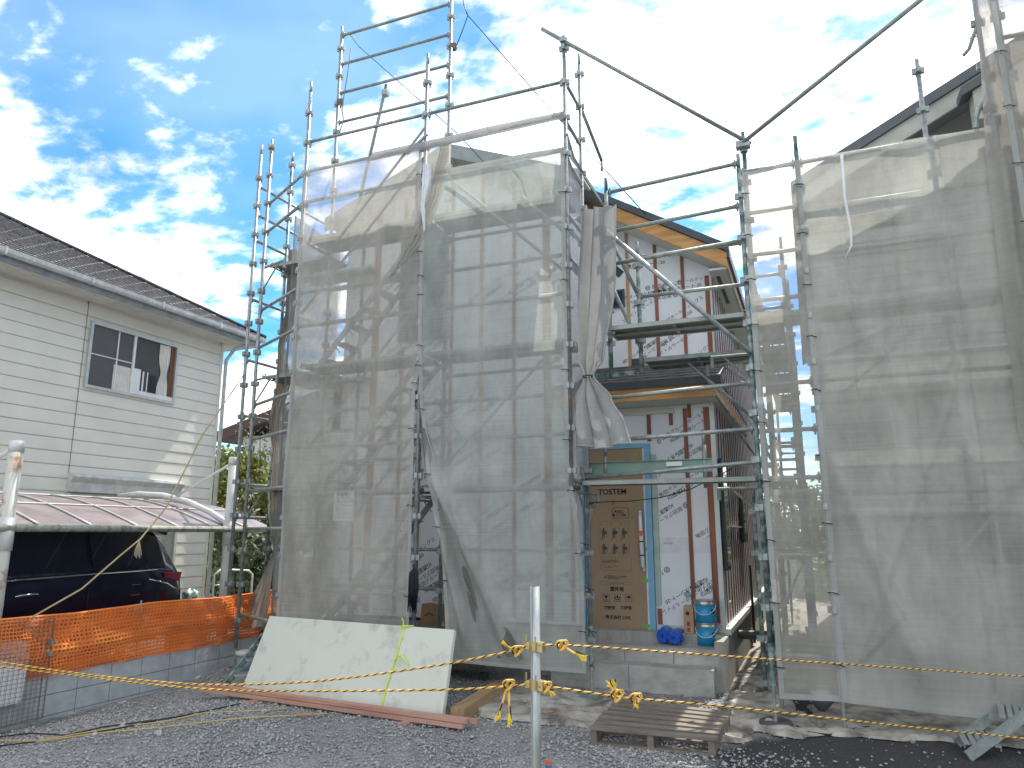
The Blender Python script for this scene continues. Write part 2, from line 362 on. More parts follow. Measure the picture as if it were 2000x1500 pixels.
# ------------------------------------------------------------------ unfinished house
H = thing('unfinished_house', 'two storey wooden house under construction wrapped in white printed sheet with red furring strips', 'house', (-3.6, 9, 0))
WY = 8.9      # front wing wall, DY door wall, UY upper wall set back
DY = 9.2; UY = 10.0; XR = -1.05; XW = -2.72; XL = -6.3
wall = MB().poly([(XL, WY, .6), (XW, WY, .6), (XW, WY, 6.35), (-4.45, WY, 7.03), (XL, WY, 6.30)], (0, 9, 0))
wall.poly([(XW, DY, .55), (XR, DY, .55), (XR, DY, 3.35), (XW, DY, 3.35)], (0, 8.8, 0))
wall.poly([(XW, UY, 3.3), (XR, UY, 3.3), (XR, UY, 5.38), (XW, UY, 6.30)], (0, 8, 0))
WALL = part('wall', wall, WRAP, H)
part('foundation', MB().box(XL-.02, XR-.004, WY+.03, 17.9, -.1, .56).box(XR-.05, XR+.05, 8.62, 18, -.1, .53), CONCD, H)
part('foundation_ledge', MB().box(XR-.06, XR+.075, DY-.02, 17.95, .535, .60), ALU, H)
def strip(x, y, z0, z1, w=.05, m=BATTEN):
    part('furring_strip', MB().box(x-w/2, x+w/2, y-.02, y, z0, z1), m, H)
for x in (-6.02, -5.76, -5.30, -4.98, -4.51, -4.05, -3.56, -3.09, -2.78):
    top = 6.26+(1.8-abs(x+4.45))*.40
    if x in (-5.30,): strip(x, WY, .65, 4.3, .045); strip(x, WY, 5.95, top, .045)
    elif x in (-4.98,): strip(x, WY, .65, 4.3, .045); strip(x, WY, 6.0, top, .045)
    else: strip(x, WY, .65, top, .10 if x in (-5.76, -3.09) else .045, BATTEN2 if x in (-5.30, -4.05) else BATTEN)
for z in (2.95, 3.1): pass
for x, m in ((-2.23, BATTEN2), (-1.825, BATTEN), (-1.447, BATTEN)):
    strip(x, UY, 3.95, 5.38+(XR-x)*.61-.02, .045, m)
strip(-1.11, UY, 3.7, 5.2, .075)
for x, z0, z1 in ((-1.84, 2.92, 3.2), (-1.84, 2.83, 2.9), (-1.385, .66, 3.22), (-1.12, .66, 3.22)):
    strip(x, DY, z0, z1, .075 if x > -1.2 else .048)
strip(-1.56, DY, 3.02, 3.18, .045); strip(-1.33, DY, 3.1, 3.3, .045); strip(-1.79, DY, .62, .8, .05)
part('corner_trim', MB().box(XR-.035, XR+.022, DY-.024, DY+.03, .6, 3.3).box(XR-.035, XR+.022, UY-.024, UY+.03, 3.6, 5.3), ALU, H)
# side wall strips
bm = MB().box(XR, XR+.010, 0, .036, .62, 3.28).mesh('furring_strip', BATTEN)
bm2 = MB().box(XR, XR+.010, 0, .036, .62, 5.3).mesh('furring_strip', BATTEN)
y = DY+.12; k = 0
while y < 17.9:
    link('furring_strip', bm if y < UY-.1 else bm2, H, (0, y, 0)); y += .303*(1+.02*sin(k)); k += 1
part('scaffold_wall_tie', MB().bar((XR+.03, 9.6, 1.78), (XR+.03, 12.2, 1.78), .02, .02), WHITEM, H)
w = part('side_window', MB().box(XR+.02, XR+.06, 9.35, 9.8, 1.25, 2.6), DKMETAL, H)
link('pane', MB().box(XR+.061, XR+.066, 9.39, 9.76, 1.3, 2.55).mesh('pane', GLASS), w)
w = part('side_window', MB().box(XR+.02, XR+.06, 11.9, 12.5, 1.55, 2.25), DKMETAL, H)
link('pane', MB().box(XR+.061, XR+.066, 11.94, 12.46, 1.6, 2.2).mesh('pane', GLASS), w)
# stair window of the wing
sw = part('stair_window', MB().box(-5.36, -4.58, WY-.03, WY-.004, 4.38, 5.92), DKMETAL, H)
for i in range(4):
    for j in range(2):
        link('pane', MB().box(-5.32+.375*j, -4.99+.375*j, WY-.04, WY-.031, 4.42+i*.375, 4.76+i*.375).mesh('pane', GLASSD), sw)
# upper wall small window
uw = part('upper_window', MB().box(-2.52, -2.28, UY-.03, UY-.003, 4.88, 5.15), DKMETAL, H)
link('pane', MB().box(-2.49, -2.31, UY-.036, UY-.031, 4.91, 5.12).mesh('pane', GLASSD), uw)
part('black_patch', MB().poly([(-2.42, UY-.006, 5.56), (-2.28, UY-.006, 5.42), (-2.36, UY-.006, 5.34), (-2.46, UY-.006, 5.44)], (0, -.004, 0)), DARKST, H)
part('upper_door', MB().box(-2.2, -1.75, UY-.04, UY-.003, 3.72, 4.1), DKMETAL, H)
# printed lettering on the wrap: 'holdings' line + 'IG sheet' line, upright and upside-down pairs
S1 = "飯田グループホールディングス"; S2 = "IG透湿防水シート-20"
hexm = MB()
for r0, r1 in ((.052, .040), (.026, .014)):
    for i in range(6):
        a0 = pi/3*i; a1 = pi/3*(i+1)
        hexm.add([(r1*cos(a0), r1*sin(a0), 0), (r0*cos(a0), r0*sin(a0), 0), (r0*cos(a1), r0*sin(a1), 0), (r1*cos(a1), r1*sin(a1), 0)], [(0, 1, 2, 3)])
hexme = hexm.mesh('printed_emblem', PRINT)
def flat_arrays(txt, size, bold):
    me = textmesh(txt, size, PRINT, 'LEFT', bold)
    v = [tuple(q.co) for q in me.vertices]
    return v, [tuple(p.vertices) for p in me.polygons if p.normal.z > .5]
HEXA = (hexm.v, hexm.f)
CLIP = {DY: (-1.755, XR-.045, .62, 3.2), UY: (-2.6, XR-.045, 4.02, 6.0), WY: (XL+.03, XW-.02, .62, 6.2)}
def wprint(x, z, y, ang, sc=1.0):
    """one printed block of the wrap, cut off where the wrap ends"""
    c, s_ = cos(ang), sin(ang); x0, x1, z0, z1 = CLIP[y]
    for nm, (vs, fs), ox, oz in (('printed_lettering', flat_arrays(S1, .088, 0), .06, 0), ('printed_lettering', flat_arrays(S2, .088, .0009), .16, -.115), ('printed_emblem', HEXA, -.02, 0)):
        P_ = [(x+((a_+ox)*c-(b_+oz)*s_)*sc, z+((a_+ox)*s_+(b_+oz)*c)*sc) for a_, b_, _ in vs]
        def ok(p): return x0 < p[0] < x1 and z0 < p[1] < min(z1, 5.38+(XR-p[0])*.6-.06 if y == UY else 99)
        F_ = [f for f in fs if all(ok(P_[i]) for i in f)]
        if not F_: continue
        used = sorted({i for f in F_ for i in f}); mp_ = {o: n for n, o in enumerate(used)}
        me = bpy.data.meshes.new(nm); me.from_pydata([(P_[i][0], y-.0025, P_[i][1]) for i in used], [], [tuple(mp_[i] for i in f) for f in F_]); me.materials.append(PRINT)
        link(nm, me, WALL)
A = radians(30)
def pxprint(x, y, Y, ang, sc=1): q = atY(x, y, Y); wprint(q.x, q.z, Y, ang, sc)
for (px, py) in ((1290, 850), (1560, 560), (1180, 915)):
    pass
# door wall
wprint(-1.72, 2.83, DY, A, .72); wprint(-1.17, 2.75, DY, A+pi, .72)
wprint(-1.36, 1.62, DY, A, .72); wprint(-1.44, 2.02, DY, A+pi, .72); wprint(-1.78, 2.12, DY, A, .72)
wprint(-1.70, 1.25, DY, A+pi, .72); wprint(-1.44, .98, DY, A, .72)
wprint(-1.07, 1.15, DY, A+pi, .72)
# upper wall
wprint(-2.42, 5.02+.55, UY, 0, .75); wprint(-1.93, 5.13, UY, radians(3), .75); wprint(-1.57, 4.98, UY, pi+radians(3), .75)
wprint(-2.02, 4.42, UY, A, .75); wprint(-1.33, 4.46, UY, A, .75); wprint(-1.66, 4.36, UY, A+pi, .75); wprint(-1.09, 4.56, UY, A+pi, .75)
wprint(-1.95, 3.72, UY, A, .75); wprint(-1.22, 3.72, UY, A, .75); wprint(-1.5, 4.85+.3, UY, A+pi, .0001+.74)
# wing wall, seen through the mesh sheets
for i, (x, z) in enumerate(((-5.6, 1.1), (-5.0, .95), (-4.35, 1.0), (-3.55, 1.1), (-3.0, 1.5), (-5.5, 2.5), (-4.9, 3.2), (-3.4, 2.3), (-4.1, 1.9), (-5.6, 4.2), (-3.3, 5.1), (-5.4, 6.2), (-5.65, 5.2), (-4.2, 4.9), (-3.2, 3.9), (-4.6, 2.6))):
    wprint(x, z, WY, A, .8); wprint(x+1.0, z+.18, WY, A+pi, .8)
letter("2024.07", .035, PRINT, WALL, (-1.66, DY-.003, 1.57), 0)
part('wrap_seam', MB().box(-1.76, -1.15, DY-.0035, DY-.0015, 1.46, 1.64), mat('wrap_seam', (.70, .71, .74), .5), H)
# lower pent roof over the door
E0 = 8.72
lr = MB().poly([(-2.95, E0, 3.50), (-2.95, UY, 4.00), (-2.95, UY, 3.94), (-2.95, E0, 3.44)], (2.05, 0, 0))
RF = part('pent_roof', lr, DKMETAL, H)
for i in range(7):
    a = i/7.0; yy = E0+a*(UY-E0); zz_ = 3.50+a*.5
    for j in range(8):
        x0 = -2.95+.26*j+(.12 if i % 2 else 0); x1 = min(x0+.255, -.92)
        if x1 > x0: part('roof_slate', MB().poly([(x0, yy-.01, zz_+.004), (x0, yy+.19, zz_+.075), (x0, yy+.19, zz_+.083), (x0, yy-.01, zz_+.022)], (x1-x0, 0, 0)), SLATE, RF)
part('eave_edge', MB().box(-2.95, -.89, E0-.03, E0-.002, 3.42, 3.515).bar((-.89, E0-.03, 3.48), (-.89, 12.4, 3.46), .02, .08), DKMETAL, H)
part('ridge_flashing', MB().poly([(-2.0, UY-.16, 3.96), (-2.0, UY-.003, 4.03), (-2.0, UY-.003, 4.05), (-2.0, UY-.16, 3.99)], (.95, 0, 0)), mat('flash_white', (.45, .5, .55), .3, .5), H)
part('eave_fascia', MB().box(-2.9, -.93, E0+.002, E0+.03, 3.27, 3.42), FASCIAW, H)
part('eave_fascia', MB().box(-.955, -.925, E0+.03, 12.4, 3.27, 3.42), FASCIAW, H)
part('eave_soffit', MB().box(-2.9, -.957, E0+.032, DY+.2, 3.268, 3.30).box(XR+.021, -.957, DY+.2, 12.4, 3.268, 3.30), SOFFIT, H)
part('soffit_trim', MB().box(-2.55, -1.52, DY-.035, DY-.003, 3.17, 3.225), SOFFIT, H)
part('soffit_vent', MB().cyl((-2.35, 8.98), .05, 3.262, 3.268), GREYB, H)
# main roof rake on the right
p0 = Vector((-.80, 9.62, 5.40)); p1 = Vector((-2.9, 9.62, 6.68))
def slab(a, b, y0, y1, up, th):
    a = Vector(a); b = Vector(b); return [(a.x, y0, a.z+up), (b.x, y0, b.z+up), (b.x, y0, b.z+up+th), (a.x, y0, a.z+up+th)], (0, y1-y0, 0)
part('roof_slab', MB().poly(*slab(p0, p1, 9.60, 18.3, 0.0, .05)), DKMETAL, H)
part('rake_edge', MB().poly(*slab(p0+Vector((.02, 0, -.01)), p1, 9.57, 9.598, -.035, .11)), DKMETAL, H)
part('rake_fascia', MB().poly(*slab(p0, p1, 9.60, 9.63, -.25, .21)), FASCIAW, H)
part('rake_soffit', MB().poly(*slab(p0, p1, 9.632, 10.01, -.26, .02)), SOFFIT, H)
part('side_eave_soffit', MB().box(XR+.0, -.83, 9.64, 18.2, 5.14, 5.17), SOFFIT, H)
part('side_eave_fascia', MB().box(-.83, -.80, 9.64, 18.2, 5.14, 5.34), mat('fascia_pale_wood', (.55, .42, .30), .8), H)
part('side_eave_edge', MB().box(-.799, -.765, 9.58, 18.25, 5.28, 5.42), DKMETAL, H)
part('soffit_grille', MB().box(-.98, -.93, 9.9, 11.2, 5.132, 5.139), GREYB, H)
# wing gable roof
for s in (-1, 1):
    a = Vector((-4.45+s*2.0, 0, 7.08-2.0*.40)); b = Vector((-4.45, 0, 7.08))
    part('gable_roof_slab', MB().poly(*slab(a, b, 8.5, 17.9, 0, .06)), mat('roof_underlay', (.20, .22, .21), .7), H)
    part('gable_rake', MB().poly(*slab(a, b, 8.47, 8.498, -.16, .2)), mat('rake_sheet_grey', (.30, .33, .32), .7), H)
    part('gable_soffit', MB().poly(*slab(a, b, 8.5, 8.89, -.06, .03)), SOFFIT, H)

# entrance door in cardboard
D = part('entrance_door', MB().box(-2.66, -1.93, DY-.06, DY-.022, .53, 2.74), CARD, H)
part('door_frame', MB().box(-1.905, -1.835, DY-.07, DY-.004, .50, 2.80).box(-2.78, -2.70, DY-.07, DY-.004, .50, 2.80).box(-2.699, -1.906, DY-.07, DY-.024, 2.745, 2.80), BLUETR, H)
part('door_flashing', MB().box(-1.83, -1.765, DY-.03, DY-.003, .84, 2.66), TRIMG, H)
part('door_edge', MB().box(-1.928, -1.908, DY-.062, DY-.024, .53, 2.74), WHITEM, H)
part('door_sill', MB().box(-2.70, -1.905, DY-.08, DY-.02, .485, .525), ALU, H)
part('ground_sill', MB().box(-1.76, XR+.01, DY-.03, DY+.02, .545, .615), ALU, H)
def ink(name, mb, m=INK): return link(name, mb.mesh(name, m), D)
IY = DY-.0612
def inkbox(x0, x1, z0, z1, t=.006, m=INK, name='printed_frame'):
    ink(name, MB().box(x0, x1, IY-.0006, IY, z0, z0+t).box(x0, x1, IY-.0006, IY, z1-t, z1).box(x0, x0+t, IY-.0006, IY, z0+t, z1-t).box(x1-t, x1, IY-.0006, IY, z0+t, z1-t), m)
def dpx(x, y): q = atY(x, y, DY-.06); return q.x, q.z
def dl(s, x, y, size, m=INK, bold=0, align='CENTER', ang=0):
    X_, Z_ = dpx(x, y); letter(s, size, m, D, (X_, IY-.001, Z_), ang, align, bold)
dl("TOSTEM", 1196, 961, .098, INK, .0022)
dl("B", 1198, 982, .075, mat('pencil', (.16, .10, .06), .8))
X_, Z_ = dpx(1212, 1002)
dl("大切に\n扱ってね!", 1209, 1003, .042, INK, .001)
ink('speech_bubble', MB().tube([Vector((X_+dx, IY-.001, Z_+dz)) for dx, dz in ((-.10,-.04),(-.11,.03),(-.08,.065),(.06,.068),(.10,.055),(.11,-.03),(.09,-.06),(-.02,-.062),(-.11,-.072),(-.08,-.05),(-.10,-.04))], .0022, 4))
x0, z1 = dpx(1169, 1018); x1, z0 = dpx(1230, 1079); inkbox(x0, x1, z0, z1, .0025, INKG)
cols = [x0+(x1-x0)*f for f in (.17, .5, .83)]; rows = [z0+(z1-z0)*f for f in (.93, .43)]
for r in range(2):
    for c in range(3):
        zc = rows[r]; xc = cols[c]
        letter("×" if not (r and c == 2) else "○", .05, INKR, D, (xc-.03, IY-.001, zc-.012))
        zf = zc-.13; tw = .03*((c % 2)*2-1)
        f = MB().cyl((0, 0), .01, 0, .01)
        f = MB()
        def q2(a, b_, c_, d_): f.add([(xc+a, IY-.001, zf+b_), (xc+c_, IY-.001, zf+b_), (xc+c_+tw*.2, IY-.001, zf+d_), (xc+a+tw*.2, IY-.001, zf+d_)], [(0, 1, 2, 3)])
        q2(-.022, -.01, .018, .045); q2(-.020, -.055, -.006, -.01); q2(.002, -.055, .014, -.01); q2(-.01, .048, .012, .07); q2(.018, .0, .04, .035)
        ink('printed_figure', f, INKG)
        ink('printed_line', MB().bar((xc-.055, IY-.0008, zf-.04), (xc-.02, IY-.0008, zf-.06), .001, .003).bar((xc+.03, IY-.0008, zf-.05), (xc+.055, IY-.0008, zf+.05), .001, .003), INKG if r else INKR)
x0, z1 = dpx(1173, 1088); x1, z0 = dpx(1234, 1115); inkbox(x0, x1, z0, z1, .0025, INKG)
dl("ダンボールを折り返して\n養生を設置してください。", 1193, 1096, .019); dl("ハンドル・シリンダー・ラッチ部分\nはそのままで。", 1191, 1107, .012)
dl("ドアの取り付け後はシートを張る場合も\n剥がしたり切ったりしないでください。\n傷のおそれがあります。", 1202, 1128, .016)
x0, z1 = dpx(1173, 1136); x1, z0 = dpx(1236, 1143); inkbox(x0, x1, z0, z1, .002, INKG); dl("ハンドル・シリンダーセット同梱", 1204, 1139.5, .012)
dl("室外用", 1205, 1151, .058, INK, .002)
for i, cx in enumerate((1184, 1206, 1228)):
    x, z = dpx(cx, 1168); inkbox(x-.042, x+.042, z-.042, z+.042, .004)
    g = MB()
    def P3(pts): g.add([(x+a, IY-.001, z+b_) for a, b_ in pts], [tuple(range(len(pts)))])
    if i == 0: P3([(-.018, .03), (.018, .03), (.014, 0), (-.014, 0)]); P3([(-.003, 0), (.003, 0), (.003, -.026), (-.003, -.026)]); P3([(-.014, -.026), (.014, -.026), (.014, -.032), (-.014, -.032)])
    elif i == 1:
        P3([(-.012, .006), (0, -.004), (.012, .006), (.012, .022), (0, .03), (-.012, .022)])
        for s in (-1, 1): P3([(s*.03, .018), (s*.022, .018), (s*.018, -.006), (s*.004, -.018), (s*.008, -.032), (s*.028, -.014)])
    else:
        P3([(-.03, .0), (-.022, .018), (0, .028), (.022, .018), (.03, .0)]); P3([(-.002, 0), (.002, 0), (.002, -.026), (-.002, -.026)]); P3([(-.012, -.026), (.002, -.026), (.002, -.03), (-.012, -.03)])
    ink('printed_symbol', g)
for s, cx in (("平積厳禁", 1191), ("角当厳禁", 1223)):
    x, z = dpx(cx, 1187); inkbox(x-.066, x+.066, z-.019, z+.019, .003); letter(s, .032, INK, D, (x, IY-.001, z), 0, 'CENTER', .001)
dl("株式会社 LIXIL", 1208, 1206, .05, INK, .001)
hp = MB().box(-1.995, -1.925, DY-.066, DY-.0625, 1.22, 1.98)
hd = part('handle_plate', hp, mat('handle_plate_grey', (.20, .22, .24), .4, .3), H)
link('door_handle', MB().tube([(-1.975, DY-.075, 1.94), (-1.967, DY-.12, 1.88), (-1.962, DY-.13, 1.6), (-1.955, DY-.12, 1.30), (-1.95, DY-.075, 1.26)], [.012, .022, .024, .022, .012], 10).mesh('door_handle', WHITEP, True), hd)
link('handle_tag', MB().box(-1.987, -1.938, DY-.158, DY-.155, 1.66, 1.72).mesh('handle_tag', mat('orange_label', (.75, .16, .03), .6)), hd)
link('handle_band', MB().cyl((-1.962, DY-.13), .027, 1.585, 1.6).cyl((-1.958, DY-.127), .027, 1.42, 1.435).mesh('handle_band', INK), hd)
link('handle_cap', MB().tube([(-1.975, DY-.064, 1.95), (-1.975, DY-.085, 1.95)], .016, 12).tube([(-1.95, DY-.064, 1.255), (-1.95, DY-.085, 1.255)], .016, 12).mesh('handle_cap', WHITEP), hd)
for x, z, w_, h_ in ((-2.0, 2.66, .06, .03), (-1.99, 2.09, .09, .035), (-1.935, 1.5, .05, .04), (-1.95, 1.13, .08, .045), (-1.95, .60, .09, .04), (-2.64, .75, .06, .04)):
    part('masking_tape', MB().box(x-w_/2, x+w_/2, DY-.0645, DY-.0622, z-h_/2, z+h_/2), GTAPE, H)

# porch steps
PS = thing('porch_steps', 'two tier grey concrete porch below the cardboard covered door', 'porch', (-1.9, 8.6, 0))
part('lower_step', MB().box(-2.9, -1.09, 8.36, 8.62, -.1, .272), CONC, PS)
part('upper_step', MB().box(-2.9, -1.095, 8.622, DY-.08, -.1, .44), CONC, PS)
part('step_joint', MB().box(-2.0, -1.994, 8.355, 8.365, .0, .27).box(-1.55, -1.544, 8.615, 8.625, .274, .43).box(-2.1, -2.094, 8.615, 8.625, .274, .43), MORT, PS)

# ------------------------------------------------------------------ scaffolding
COUP = MB()
for a in range(4):
    c, s = cos(a*pi/2), sin(a*pi/2)
    def rr(x, y, z): return (x*c-y*s, x*s+y*c, z)
    x0, x1, hw, h = .022, .058, .019, .030
    COUP.add([rr(x0, -hw, -h), rr(x1, -hw, -h), rr(x1, hw, -h), rr(x0, hw, -h), rr(x0, -hw, h), rr(x1, -hw, h), rr(x1, hw, h), rr(x0, hw, h)],
             [(0,3,2,1),(4,5,6,7),(0,1,5,4),(1,2,6,5),(2,3,7,6),(3,0,4,7)])
COUP.cyl((0, 0), .031, -.012, .012, 10)
coup_me = COUP.mesh('coupler', GALV)
ZG = [.13+.45*k for k in range(20)]
def post(par, x, y, z0, z1, m=GALV, skip=False, coup=True, foot=None, off=0, lean=(0, 0)):
    mb = MB()
    top = z1-.16
    mb.tube([(x, y, z0), (x, y, top)], .0243, 12); mb.tube([(x, y, top), (x, y, z1)], .0195, 12)
    o = part('post', mb, m, par, True)
    if coup:
        zs = [z+off for z in ZG if z0+.1 < z+off < z1-.1]
        for z in zs: link('coupler', coup_me, o, (x, y, z), (0, 0, random.uniform(-.12, .12)))
    if foot == 'jack':
        zg = gz(x, y)
        part('jack_base', MB().cyl((x, y), .017, zg+.01, z0+.02, 10).box(x-.07, x+.07, y-.07, y+.07, zg+.008, zg+.018).cyl((x, y), .035, z0-.03, z0, 8), RAILM, par)
    return o
wedge = MB().box(-.012, .012, -.02, .02, -.035, .03).mesh('rail_wedge', RAILM)
def rail(par, p, q, m=None, r=.0213, name='rail', end=.05):
    p = Vector(p); q = Vector(q); d = (q-p).normalized()
    a = p+d*end; b = q-d*end
    mb = MB().tube([a, b], r, 10)
    for e, s in ((a, -1), (b, 1)): mb.bar(e-d*s*.01, e+d*s*.03, .018, .055); mb.bar(e+d*s*.012+Vector((0, 0, -.055)), e+d*s*.012+Vector((0, 0, .05)), .008, .018, (1, 0, 0))
    return part(name, mb, m or (GALV if random.random() < .45 else RAILM), par, True)
def pipe(par, p, q, m=GALV, r=.0243, name='brace'):
    return part(name, MB().tube([p, q], r, 10), m, par, True)
def deck(par, x0, x1, y0, y1, z, along='x', m=DECKM, hooks=True):
    """perforated steel plank with folded edges and ribs underneath"""
    mb = MB(); w = y1-y0 if along == 'x' else x1-x0
    def bx(u0, u1, v0, v1, a, b):
        if along == 'x': mb.box(u0, u1, v0, v1, a, b)
        else: mb.box(v0, v1, u0, u1, a, b)
    u0, u1, v0, v1 = (x0, x1, y0, y1) if along == 'x' else (y0, y1, x0, x1)
    bx(u0, u1, v0, v1, z-.004, z)
    bx(u0, u1, v0, v0+.006, z-.045, z-.0045); bx(u0, u1, v1-.006, v1, z-.045, z-.0045)
    bx(u0, u1, v0+.0065, v0+.03, z-.045, z-.041); bx(u0, u1, v1-.03, v1-.0065, z-.045, z-.041)
    for k in range(1, 4):
        v = v0+(v1-v0)*k/4; bx(u0, u1, v-.012, v+.012, z-.022, z-.0045)
    for k in (0, .5, 1):
        u = u0+(u1-u0)*k; bx(max(u0, u-.02), min(u1, u+.02), v0+.031, v1-.031, z-.036, z-.0225)
    o = part('deck_plank', mb, m, par)
    if hooks:
        hk = MB()
        for u in (u0+.01, u1-.01):
            for v in (v0+.05, v1-.05):
                if along == 'x': hk.tube([(u, v, z-.01), (u, v, z+.035), (u+(.05 if u > (u0+u1)/2 else -.05), v, z+.02), (u+(.05 if u > (u0+u1)/2 else -.05), v, z-.03)], .008, 6)
                else: hk.tube([(v, u, z-.01), (v, u, z+.035), (v, u+(.05 if u > (u0+u1)/2 else -.05), z+.02), (v, u+(.05 if u > (u0+u1)/2 else -.05), z-.03)], .008, 6)
        link('plank_hook', hk.mesh('plank_hook', RAILM), o)
    return o
def bracket(par, x, y, z, dx, dy, m=RAILM):
    """support bracket under a deck with a diagonal strut"""
    L_ = Vector((dx, dy, 0)); b = Vector((x, y, z))
    mb = MB().tube([b, b+L_], .017, 8).tube([b+Vector((0, 0, -.34)), b+L_*.72], .012, 6).tube([b+L_*.97, b+L_*.97+Vector((0, 0, -.12))], .022, 8)
    part('bracket', mb, m, par)

S = thing('scaffold', 'galvanised tube scaffold in front of the unfinished house, two rows of posts behind grey sheets', 'scaffold', (-4.1, 7.6, 0))
YO = 7.33; YI = 7.95
XA, XB, XP, XM, XD, XR1 = -7.28, -7.07, -5.93, -4.12, -2.30, -.44
post(S, XA, YI, .33, 7.42, GALV); post(S, XB, YI-.02, .22, 7.45, GALV, foot='jack'); post(S, -7.15, 8.5, .33, 7.55, GALVD)
post(S, XP, YO, .25, 7.75, GALV, foot='jack', off=-.05); post(S, XM, YO, .2, 7.15+.55, GALV, foot='jack', off=-.05)
post(S, XD, YO, 2.18, 7.45, GALV, off=-.05)
post(S, XP, YI, .25, 9.05, GALV, foot='jack'); post(S, XM, YI, .2, 9.1+.45, GALV, foot='jack')
post(S, XD, YI, .30, 7.62, GALV, foot='jack'); 
part('paint_sleeve', MB().cyl((XD, YI), .0265, .33, .72, 12), GALVD, S)
post(S, -1.87, 7.44, 3.30, 5.6, GALVD, off=.08); post(S, -1.66, 8.0, 3.45, 5.02, GALVD, off=.1)
post(S, XR1, YO+.02, .68, 5.55, GALVD, foot='jack'); part('paint_sleeve', MB().cyl((XR1, YO+.02), .0268, .35, .72, 12), GALVD, S)
post(S, XR1+.03, YI+.05, .5, 6.15, GALVD, foot='jack')
post(S, -2.33, 9.3, 4.0-.2, 4.95, GALVD, coup=True); part('roof_jack', MB().box(-2.75, -2.0, 9.2, 9.3, 3.70, 3.76), GALVD, S)
# front guard rails
for z in (6.85, 6.42): rail(S, (XP, YO, z), (XM, YO, z)); rail(S, (XM, YO, z), (XD, YO, z))
rail(S, (XP, YO, 5.98), (XM, YO, 5.98)); rail(S, (XM, YO, 5.98), (XD, YO, 5.98))
for z in (6.42, 5.98): rail(S, (XB, YI, z), (XP, YO, z))
for z in (4.72, 4.27, 3.15, 2.72, 1.03, .58):
    for a, b in ((XP, XM), (XM, XD)):
        if z < 1.5 and a == XM: rail(S, (a, YI, z+.05), (b, YI, z+.05)); continue
        rail(S, (a, YO, z), (b, YO, z))
for z in (4.95, 4.50, 3.0, 2.6, 1.5, 1.05): rail(S, (XP, YI, z), (XM, YI, z)); 
for z in (5.4, 3.6, 1.5): rail(S, (XM, YI, z), (XD, YI, z))
for z in (.65, 1.75, 2.25, 2.95, 3.43, 4.25, 4.8): rail(S, (XB, YI, z), (XP, YO, z))
# rails above, inner tall row
for k, z in enumerate((8.9, 8.42, 7.95, 7.48)): rail(S, (XP, YI, z), (XM, YI, z), RAILM, name='guard_rail')
# depth rails
for x in (XP, XM): 
    for z in (.4, 2.1, 3.7, 5.45): rail(S, (x, YO, z), (x, YI, z))
for z in (6.75, 6.3, 5.9, 5.0, 4.1, 3.3, 2.35, 1.9):
    rail(S, (XA, YI, z+.05), (-7.15, 8.5, z+.05)) if z > 9 else rail(S, (XA, YI, z), (XA+.12, 9.8, z))
for z in (6.85, 6.35, 5.85, 5.2, 4.7): rail(S, (XD, YO, z), (XD, YI, z))
rail(S, (XD, YO, 2.26), (XD, YI, 2.20))
pipe(S, (XD, YI, 6.9), (XD+.05, 8.75, 6.55)); pipe(S, (XD+.05, 8.75, 6.58), (XD+.05, 8.75, 6.40), r=.018, name='stub')
pipe(S, (XD, YI, 5.55), (XD+.1, 8.75, 5.35)); 
# decks front
for (x0, x1, z) in ((XP, XM, 5.5), (XP, XM, 3.78), (XP, XM, 2.2), (XM, XD, 5.5), (XM, XD, 3.78), (XM, XD, 2.2)):
    deck(S, x0+.06, x1-.06, YO+.06, YO+.30, z); deck(S, x0+.06, x1-.06, YO+.32, YO+.56, z)
for z in (5.5, 3.85, 2.3):
    deck(S, XB+.07, XP-.05, YI+.04, YI+.48, z); bracket(S, XB, YI, z-.06, .5, -.15)
    deck(S, XB+.1, XP+.2, 8.6, 9.0, z+.02)
# centre bay over the door
for z, yy in ((5.45, 0), (4.98, 0), (4.60, 0)): rail(S, (-1.87, 7.46, z-.02), (XR1, YO+.02, z), RAILM)
for z in (4.83, 4.35): rail(S, (-1.66, 8.0, z-.0), (XR1+.03, YI+.05, z), RAILM)
rail(S, (XD+.05, 7.45, 3.08), (XR1, YO+.02, 3.13)); rail(S, (XD+.05, 7.45, 2.63), (XR1, YO+.02, 2.68)); rail(S, (XD, YI-.3, 2.27), (XR1, YO+.02, 2.36)); 
deck(S, -1.9, XR1-.05, YO+.05, YO+.28, 3.86, m=mat('deck_pale', (.26, .29, .26), .55, .3, .15, 10, col2=(.38, .41, .37))); deck(S, -1.9, XR1-.05, YO+.30, YO+.52, 3.86, m=MC['deck_pale'])
deck(S, -1.62, XR1-.02, YI+.02, YI+.25, 3.62); deck(S, -1.62, XR1-.02, YI+.27, YI+.5, 3.62)
deck(S, XD+.05, XR1-.05, YI-.38, YI-.12, 2.24, m=MC['deck_pale'])
bm_ = MB().box(XD-.1, -.95, 7.98, 8.01, 2.34, 2.46).box(XD-.1, -.95, 7.955, 8.04, 2.462, 2.47).box(XD-.1, -.95, 7.955, 8.04, 2.33, 2.338)
part('beam', bm_, mat('beam_green', (.20, .30, .26), .5, .2), S); part('beam_label', MB().box(-1.42, -1.25, 7.948, 7.952, 2.40, 2.445), WHITEP, S)
post(S, -1.02, 7.99, 2.16, 2.78, GALV, coup=False); post(S, -2.1, 7.99, 2.3, 2.7, GALV, coup=False)
pipe(S, (-1.95, YO, 5.02), (XR1, YO-.03, 3.42)); 
rail(S, (-1.87, 7.44, 4.95), (-1.66, 8.0, 4.35)); rail(S, (-1.87, 7.44, 4.4), (-1.66, 8.0, 3.75)); 
